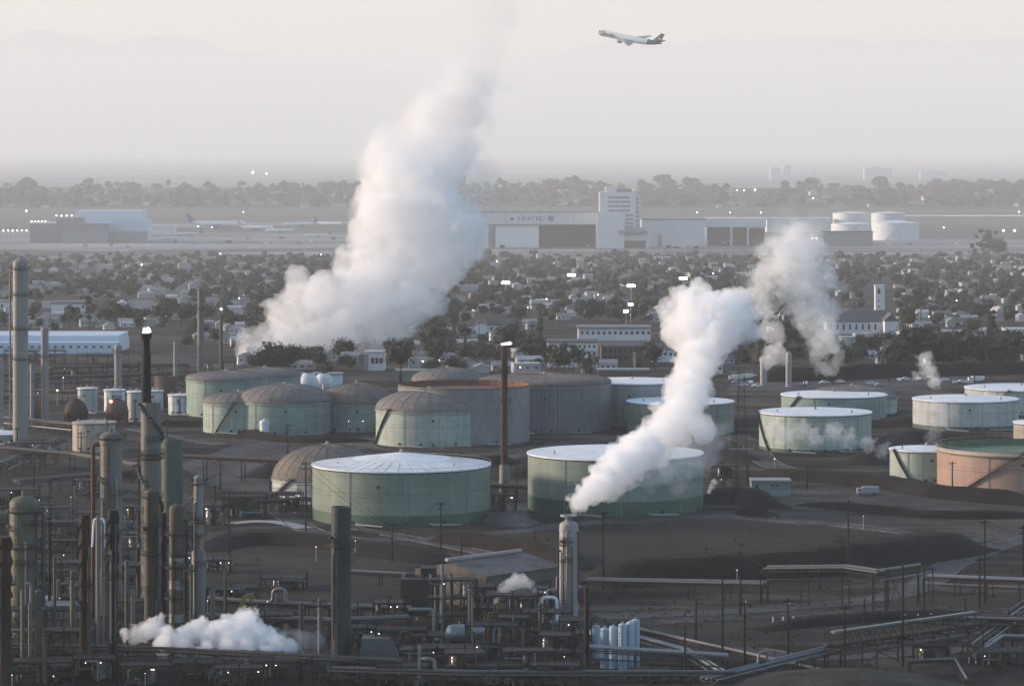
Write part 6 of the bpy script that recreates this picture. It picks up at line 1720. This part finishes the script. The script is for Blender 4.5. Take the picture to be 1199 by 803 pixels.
# ---- process frames: steel skeletons holding drums, pipes and lamps
LPOS = []
def frame(px, py, wpx, hpx, lev, seed, ph):
    r_ = random.Random(seed); p = G(px, py); t = thing('process_frame', ph, 'steel frame', p, r_.uniform(-.12, .12), 'steel process frames')
    w_, h_, d_ = S(wpx, p.y), S(hpx, p.y), r_.uniform(5, 8); nb = max(2, int(w_ / 5))
    fm = MB()
    for i in range(nb + 1):
        x = -w_ / 2 + w_ * i / nb
        for y in (0, d_): fm.bar((x, y, -.2), (x, y, h_ + (1.2 if r_.random() < .4 else 0)), .32)
    for l in range(1, lev + 1):
        z = h_ * l / lev
        for y in (0, d_): fm.bar((-w_ / 2, y, z), (w_ / 2, y, z), .3)
        for i in range(nb + 1): fm.bar((-w_ / 2 + w_ * i / nb, 0, z), (-w_ / 2 + w_ * i / nb, d_, z), .25)
        b = r_.randint(0, nb - 1); xa, xb = -w_ / 2 + w_ * b / nb, -w_ / 2 + w_ * (b + 1) / nb
        fm.bar((xa, 0, z - h_ / lev), (xb, 0, z), .16); fm.bar((xb, 0, z - h_ / lev), (xa, 0, z), .16)
    fm.build('frame', STEEL, t)
    for l in range(1, lev + 1):
        z = h_ * l / lev
        dk = MB(); dk.box((0, d_ / 2, z + .22), (w_ * .96, d_ * .95, .12))
        for y in (.2, d_ - .2):
            dk.bar((-w_ / 2, y, z + 1.3), (w_ / 2, y, z + 1.3), .07); dk.bar((-w_ / 2, y, z + .8), (w_ / 2, y, z + .8), .06)
            n = int(w_ / 1.8)
            for i in range(n + 1): dk.bar((-w_ / 2 + w_ * i / n, y, z + .2), (-w_ / 2 + w_ * i / n, y, z + 1.3), .06)
        dk.build('deck', STEEL, t)
    mats = [PIPEM, PIPED, PIPERU, GREENEQ, BROWNCOL, OLIVECOL, SILVER]
    for k in range(r_.randint(2, 4)):
        l = r_.randint(0, lev - 1); z = h_ * l / lev + .3; rr = min(r_.uniform(.6, 1.3), h_ / lev * .4); Lq = r_.uniform(.2, .4) * w_; x = r_.uniform(-.5, .5) * (w_ - Lq * 1.2)
        em = MB()
        if r_.random() < .55:
            em.rod((x - Lq / 2, d_ * .4, z + rr * 1.3), (x + Lq / 2, d_ * .4, z + rr * 1.3), rr, 14); em.box((x - Lq * .25, d_ * .4, z + rr * .4), (.4, rr * 1.4, rr * .8)); em.box((x + Lq * .25, d_ * .4, z + rr * .4), (.4, rr * 1.4, rr * .8))
            em.build('exchanger', r_.choice(mats), t)
        else:
            em.lathe([(rr, z), (rr, z + h_ / lev * .6), (rr * .6, z + h_ / lev * .72), (.05, z + h_ / lev * .75)], 16, (x, d_ * .5, 0), cap1=False); em.build('pot', r_.choice(mats), t)
    for k in range(r_.randint(3, 6)):
        x0_, x1_ = r_.uniform(-.5, .5) * w_, r_.uniform(-.6, .6) * w_; z0, z1 = r_.uniform(.5, h_), r_.uniform(.3, h_ * 1.12); y = r_.uniform(-1.2, d_ * .5)
        pm = MB(); pm.pipe([(x0_, y, 0.1), (x0_, y, z0), (x1_, y, z0), (x1_, y + .2, z1)], r_.uniform(.12, .34), 8); pm.build('pipe', r_.choice([PIPEM, PIPED, PIPEM, PIPERU, PIPEB]), t)
    if r_.random() < .6:
        for k in range(r_.randint(1, 2)):
            x, z = r_.uniform(-.5, .5) * w_, h_ * r_.randint(1, lev) / lev - .6; lb = MB(); q = .09
            lb.lathe([(.01, z - q), (q, z), (.01, z + q)], 8, (x, -.35, 0), cap0=False, cap1=False); lb.build('work_lamp', LAMP, t)
    BG.append((t, ph, px, py)); return t
PHF = ['dark steel frame crowded with pipes', 'two deck steel frame with drums', 'tall railed steel frame', 'low steel frame with pale pipes']
for k, (px, py, w_, h_, lv) in enumerate(((80, 640, 60, 28, 2), (150, 660, 50, 34, 2), (60, 690, 70, 30, 2), (160, 705, 60, 42, 2), (30, 775, 50, 60, 3), (75, 790, 60, 50, 2), (310, 745, 70, 24, 1), (215, 690, 30, 40, 2), (20, 660, 60, 30, 2),
        (430, 762, 50, 26, 1), (470, 772, 60, 34, 2), (530, 742, 56, 62, 3), (560, 738, 40, 50, 2), (600, 748, 60, 50, 2), (575, 775, 60, 42, 2), (640, 762, 60, 44, 2), (672, 772, 34, 44, 2), (520, 790, 70, 30, 2), (620, 797, 60, 34, 2), (440, 800, 60, 24, 1), 
        (285, 606, 50, 24, 2), (335, 598, 36, 20, 1), (250, 615, 24, 22, 1), (850, 572, 30, 26, 2), (40, 545, 50, 26, 2), (110, 585, 50, 22, 2), (20, 470, 50, 24, 2), (90, 450, 60, 20, 2), (150, 450, 50, 24, 2), (225, 455, 40, 20, 2), (255, 448, 40, 24, 2), (310, 450, 50, 14, 1), (590, 600, 26, 20, 1), (40, 425, 70, 14, 1), (120, 430, 60, 14, 1), (1000, 470, 40, 10, 1))):
    frame(px, py, w_, h_, lv, 300 + k, PHF[2] if lv == 3 else PHF[3] if lv == 1 else PHF[k % 2])
# white lagged pipe bend by the white tower and loose pipe loops
def pipe_loop(label, px, py, pts, rpx, mat):
    p = G(px, py); a_ = S(1, p.y); t = MB(); t.pipe([((x - px) * a_, 0, (py - y) * a_) for x, y in pts], rpx * a_, 10, bend=rpx * a_ * 3); o = t.build('pipe_loop', mat, None, p); tag(o, label, 'pipe')
pipe_loop('thick white hairpin pipe bend left of the white tower', 644, 745, [(634, 745), (634, 699), (652, 699), (652, 745)], 2.0, WHITEP)
pipe_loop('thin grey hairpin pipe behind the white one', 648, 740, [(641, 742), (641, 690), (652, 690), (652, 676), (654, 676)], 1.2, PALECOL)
pipe_loop('thick pale pipe elbow before the corrugated furnace house', 500, 752, [(478, 713), (508, 713), (508, 752)], 2.0, PALECOL)
pipe_loop('pale looped pipe in the dark lower centre', 560, 775, [(553, 700), (553, 754), (562, 754), (562, 768), (572, 768)], .9, PIPEM)
pipe_loop('pale pipe elbow at the left foreground', 38, 790, [(30, 683), (36, 683), (36, 790)], 1.6, PALECOL)
pipe_loop('pale curved pipe on the ground at the bottom left', 40, 798, [(10, 784), (48, 786), (50, 798)], 1.4, OLIVECOL)
pipe_loop('white pipe line between the dark stack pair and the brown column', 120, 760, [(108, 640), (110, 607), (122, 607), (122, 640)], 1.2, WHITEP)
pipe_loop('thin pale horizontal pipe behind the dark stack pair', 145, 720, [(118, 637), (170, 636)], .7, PIPEM)
# work lamps of the plant
for px, py in ((83, 582), (46, 585), (46, 627), (37, 627), (191, 615), (199, 664), (220, 698), (243, 703), (261, 723), (313, 704), (322, 696), (335, 703), (55, 732), (75, 750), (57, 700), (445, 713), (494, 739), (402, 622), (416, 633), (520, 742), (552, 676), (561, 678), (610, 717), (620, 716), (688, 698), (863, 667), (873, 704), (924, 706), (122, 663), (146, 663), (170, 788), (152, 463), (74, 442), (15, 444), (67, 457, ), (1011, 604), (408, 493), (425, 493), (907, 537), (300, 726), (70, 700), (370, 640), (14, 790)):
    if py < 560: street_lamp(px, py, 14, .34, LAMP, 'small lit plant lamp on a post')
    else: street_lamp(px, py, 16, .32, LAMP, 'small lit plant lamp on a post')
street_lamp(67, 457, 18, .9, AMBER, 'amber lit plant lamp', 'plant lamp')
p = G(208, 600); 
street_lamp(208, 579, 16, 2.2, M_emit('red_flame', (1, .1, .05), 3.0), 'small red burner flame on a post', 'burner')

# ---- vehicles
CARW = M_plain('white_car_paint', (.62, .63, .65), .35, .05, .5)
def car(px, py, mat, rz, lb, truck=False):
    p = G(px, py); t = thing('truck' if truck else 'car', lb, 'truck' if truck else 'car', p, rz, 'parked vehicles')
    L_, w_, h_ = (7.5, 2.4, 2.6) if truck else (4.8, 1.9, 1.5)
    b = MB()
    if truck:
        b.box((.9, 0, 1.75), (5.4, w_, 1.9)); b.box((-2.7, 0, 1.35), (1.7, w_ * .95, 1.7))
    else:
        pr = [(-2.4, .35), (2.4, .35), (2.4, .95), (1.5, 1.0), (1.0, 1.5), (-.9, 1.5), (-1.5, .98), (-2.4, .85)]
        n = len(pr); b.add([(x, -w_ / 2, z) for x, z in pr] + [(x, w_ / 2, z) for x, z in pr], [tuple(range(n)), tuple(range(2 * n - 1, n - 1, -1))] + [(i, n + i, n + (i + 1) % n, (i + 1) % n) for i in range(n)])
    b.build('body', mat, t)
    g = MB(); z = 1.23 if not truck else 1.8
    for s_ in (-1, 1): g.box((.05 if not truck else -2.7, s_ * (w_ / 2 + .01), z), (1.9 if not truck else 1.0, .03, .36))
    g.build('window', WIN, t)
    for x in (-L_ * .31, L_ * .31):
        for s_ in (-1, 1):
            m_ = MB(); m_.rod((x, s_ * (w_ / 2 - .22), .34), (x, s_ * (w_ / 2 + .02), .34), .34, 12); m_.build('wheel', DARKSTEEL, t)
    return t
for k, (px, py) in enumerate(((1030, 452), (1020, 450), (1053, 446), (1060, 445), (1067, 447), (1076, 445), (1098, 447), (1106, 446), (1118, 449), (1126, 448), (1134, 449), (1088, 443), (862, 449), (870, 452), (879, 449), (886, 453), (935, 452), (943, 450), (965, 449), (638, 445), (646, 445), (632, 443), (984, 448), (1150, 444))):
    mt = CARW if k % 4 else GREYP
    BG.append((car(px, py, mt, radians((8, 172, 90)[k % 3]), '', False), ('white parked car' if k % 4 else 'grey parked car'), px, py))
for k, (px, py) in enumerate(((862, 445), (878, 444), (1142, 447), (1016, 579))):
    car(px, py, CARW if k < 3 else GREYP, radians((4, 176, 10, 2)[k]), ('white box truck parked left of the white upright vessels, left one', 'white box truck parked just left of the white upright vessels, right one', 'white box truck at the right end of the parked cars', 'grey box truck on the bare yard below the small stair tank')[k], True)
# bare trees and hedge above the car park
for k in range(16):
    px = 1088 + k * 7 + (k % 3) * 2
    o = place_tree(10 + k % 2, G(px, 428), S(28 + (k % 4) * 4, G(px, 428).y) / 14, k)
    o['group'] = 'trees of the town'; BG.append((o, 'thin bare tree by the car park', px, 428))
for k in range(9):
    px = 640 + k * 5.2; o = place_tree(10 + k % 2, G(px, 436), S(34 - (k % 3) * 5, G(px, 436).y) / 14, k * 1.3)
    o['group'] = 'trees of the town'; BG.append((o, 'tall open tree by the apartments', px, 436))
for px, py, s, pi_ in ((1062, 432, 46, 0), (1052, 434, 38, 2), (1110, 432, 40, 2), (1130, 432, 44, 0), (1152, 432, 36, 1), (1172, 432, 42, 2), (690, 440, 22, 6), (682, 440, 20, 6), (950, 420, 26, 0), (930, 422, 24, 14), (1150, 304, 22, 10), (1168, 304, 24, 0), (1140, 306, 16, 10), (905, 425, 24, 2), (985, 424, 22, 14), (1005, 424, 20, 2), (1158, 305, 26, 11)):
    o = place_tree(pi_, G(px, py), S(s, G(px, py).y) / 10, px); o['group'] = 'trees of the town'; BG.append((o, KINDS[pi_ // 2][1], px, py))
# scrub on the bare ground, rows of white marker posts, more dark clutter
rs = random.Random(77); mb = MB()
for i in range(2600):
    px, py = rs.uniform(-10, 1210), rs.uniform(500, 800)
    if mnoise.noise(Vector((px * .013, py * .04, 7))) < .05 and not (px > 560 and py > 690): continue
    p = G(px, py); k = rs.uniform(.25, .8)
    add_leaves(mb, rs, p + Vector((0, 0, k * .3)), k, 7, k * .55, .5)
tag(mb.build('scrub', LEAFB), 'low dry scrub scattered over the bare ground', 'scrub', kind='stuff')
mb = MB(); mb.lathe([(.14, -.1), (.14, 1.25), (.05, 1.35)], 8); mp = None
for (xa, ya, xb, yb, n) in ((905, 728, 1060, 725, 13), (1060, 725, 1150, 722, 6), (640, 588, 820, 606, 0), (1135, 776, 1165, 778, 4)):
    for k in range(n):
        px, py = xa + (xb - xa) * k / n, ya + (yb - ya) * k / n
        if mp is None: mp = mb.build('marker_post', CARW_ if False else WHITEP); o = mp
        else: o = mp.copy(); COL.objects.link(o)
        o.location = G(px, py); tag(o, 'x', 'marker post', 'white marker posts along the field road'); BG.append((o, 'short white marker post', px, py))
for k, (px, py, w_, h_, lv) in enumerate(((95, 715, 46, 30, 2), (150, 745, 40, 40, 2), (20, 720, 40, 46, 2), (215, 725, 44, 30, 2), (270, 705, 60, 16, 1), (330, 690, 50, 12, 1), (110, 798, 50, 26, 1), (230, 797, 60, 20, 1), (320, 797, 60, 22, 1), (500, 775, 40, 30, 2), (545, 800, 46, 34, 2), (600, 770, 36, 46, 3), (650, 785, 40, 40, 2), (760, 800, 50, 14, 1), (1160, 742, 50, 18, 1), (1090, 775, 40, 18, 1), (1175, 780, 50, 16, 1), (905, 800, 40, 10, 1), (50, 800, 70, 24, 2), (170, 802, 60, 22, 1), (280, 803, 56, 20, 2), (390, 800, 50, 26, 2), (470, 803, 60, 22, 1), (585, 803, 50, 22, 1), (650, 806, 60, 26, 2), (20, 600, 50, 26, 2), (60, 615, 50, 20, 1), (110, 625, 40, 24, 2), (155, 620, 36, 26, 2), (205, 640, 40, 24, 2), (60, 660, 60, 26, 2), (250, 670, 40, 14, 1), (400, 740, 30, 26, 2), (455, 735, 36, 28, 2), (490, 790, 44, 28, 2), (625, 730, 36, 40, 3), (560, 722, 30, 34, 2), (700, 765, 24, 30, 2))):
    frame(px, py, w_, h_, lv, 500 + k, PHF[2] if lv == 3 else PHF[3] if lv == 1 else PHF[k % 2])
# ------------------------------------------------------------------ labels of the many small things
for ph, px, py in (('the big steam bank', 400, 410), ('the tower steam top', 830, 380), ('the ragged steam column', 930, 370)): lm(ph, px, py)
for ph, px, py in (('the floodlight under the hangar door', 669, 340), ('the white gabled house', 577, 390), ('the white domed building', 143, 362), ('the white hall', 172, 370), ('the parked white airliner', 855, 288), ('the dark fronted hangar', 60, 283), ('the hazy tower blocks', 914, 218), ('the broad hazy block', 1028, 218), ('the brown apartment block', 728, 428), ('the car park', 1080, 448), ('the white flat block', 1196, 403), ('the dark topped stack', 235, 450), ('the gas spheres', 88, 498), ('the slim cut column', 0, 500), ('the open fronted hangar', 860, 288), ('the blank hangar wall', 790, 289), ('the floodlight by the steam', 592, 350), ('the slim grey column', 52, 498), ('the close floodlight pair', 736, 378), ('the tail of the left airliner', 222, 268)): lm(ph, px, py)
taken = {}
for o in bpy.data.objects:
    if o.parent is None and 'label' in o: taken.setdefault(o['label'], o)
bgset = {id(o): 1 for o, *_ in BG}
taken = {o['label'] for o in bpy.data.objects if o.parent is None and 'label' in o and o['label'] and not any(o.name == b[0].name for b in ())}
names_bg = {o.name for o, *_ in BG}
taken = {o['label'] for o in bpy.data.objects if o.parent is None and 'label' in o and o.name not in names_bg}
def rel(px, py, lx, ly):
    dx, dy = px - lx, (py - ly) * 2.2
    far = sqrt(dx * dx + dy * dy)
    how = 'right by ' if far < 14 else 'just ' if far < 36 else 'a little ' if far < 75 else 'well ' if far < 150 else 'far '
    ax, ay = abs(dx), abs(dy)
    side = 'left of' if dx < 0 else 'right of'
    dep = 'behind' if dy < 0 else 'in front of'
    if how == 'right by ': return 'close by'
    if ax > 2.4 * ay: return how + side
    if ay > 2.4 * ax: return how + dep
    return how + ('behind and ' if dy < 0 else 'before and ') + side
for o, ph, px, py in sorted(BG, key=lambda b: -b[3]):
    near = sorted(LM, key=lambda l: (l[1] - px) ** 2 + ((l[2] - py) * 2.2) ** 2)[:9]
    cand = [f'{ph} {rel(px, py, a[1], a[2])} {a[0]}' for a in near]
    cand += [f'{ph} {rel(px, py, a[1], a[2])} {a[0]} and {rel(px, py, b[1], b[2])} {b[0]}' for a in near[:4] for b in near[:5] if a is not b]
    ok = [c for c in cand if c not in taken and len(c.split()) <= 16]
    o['label'] = ok[0] if ok else next((c for c in cand if len(c.split()) <= 16), cand[0])
    taken.add(o['label'])
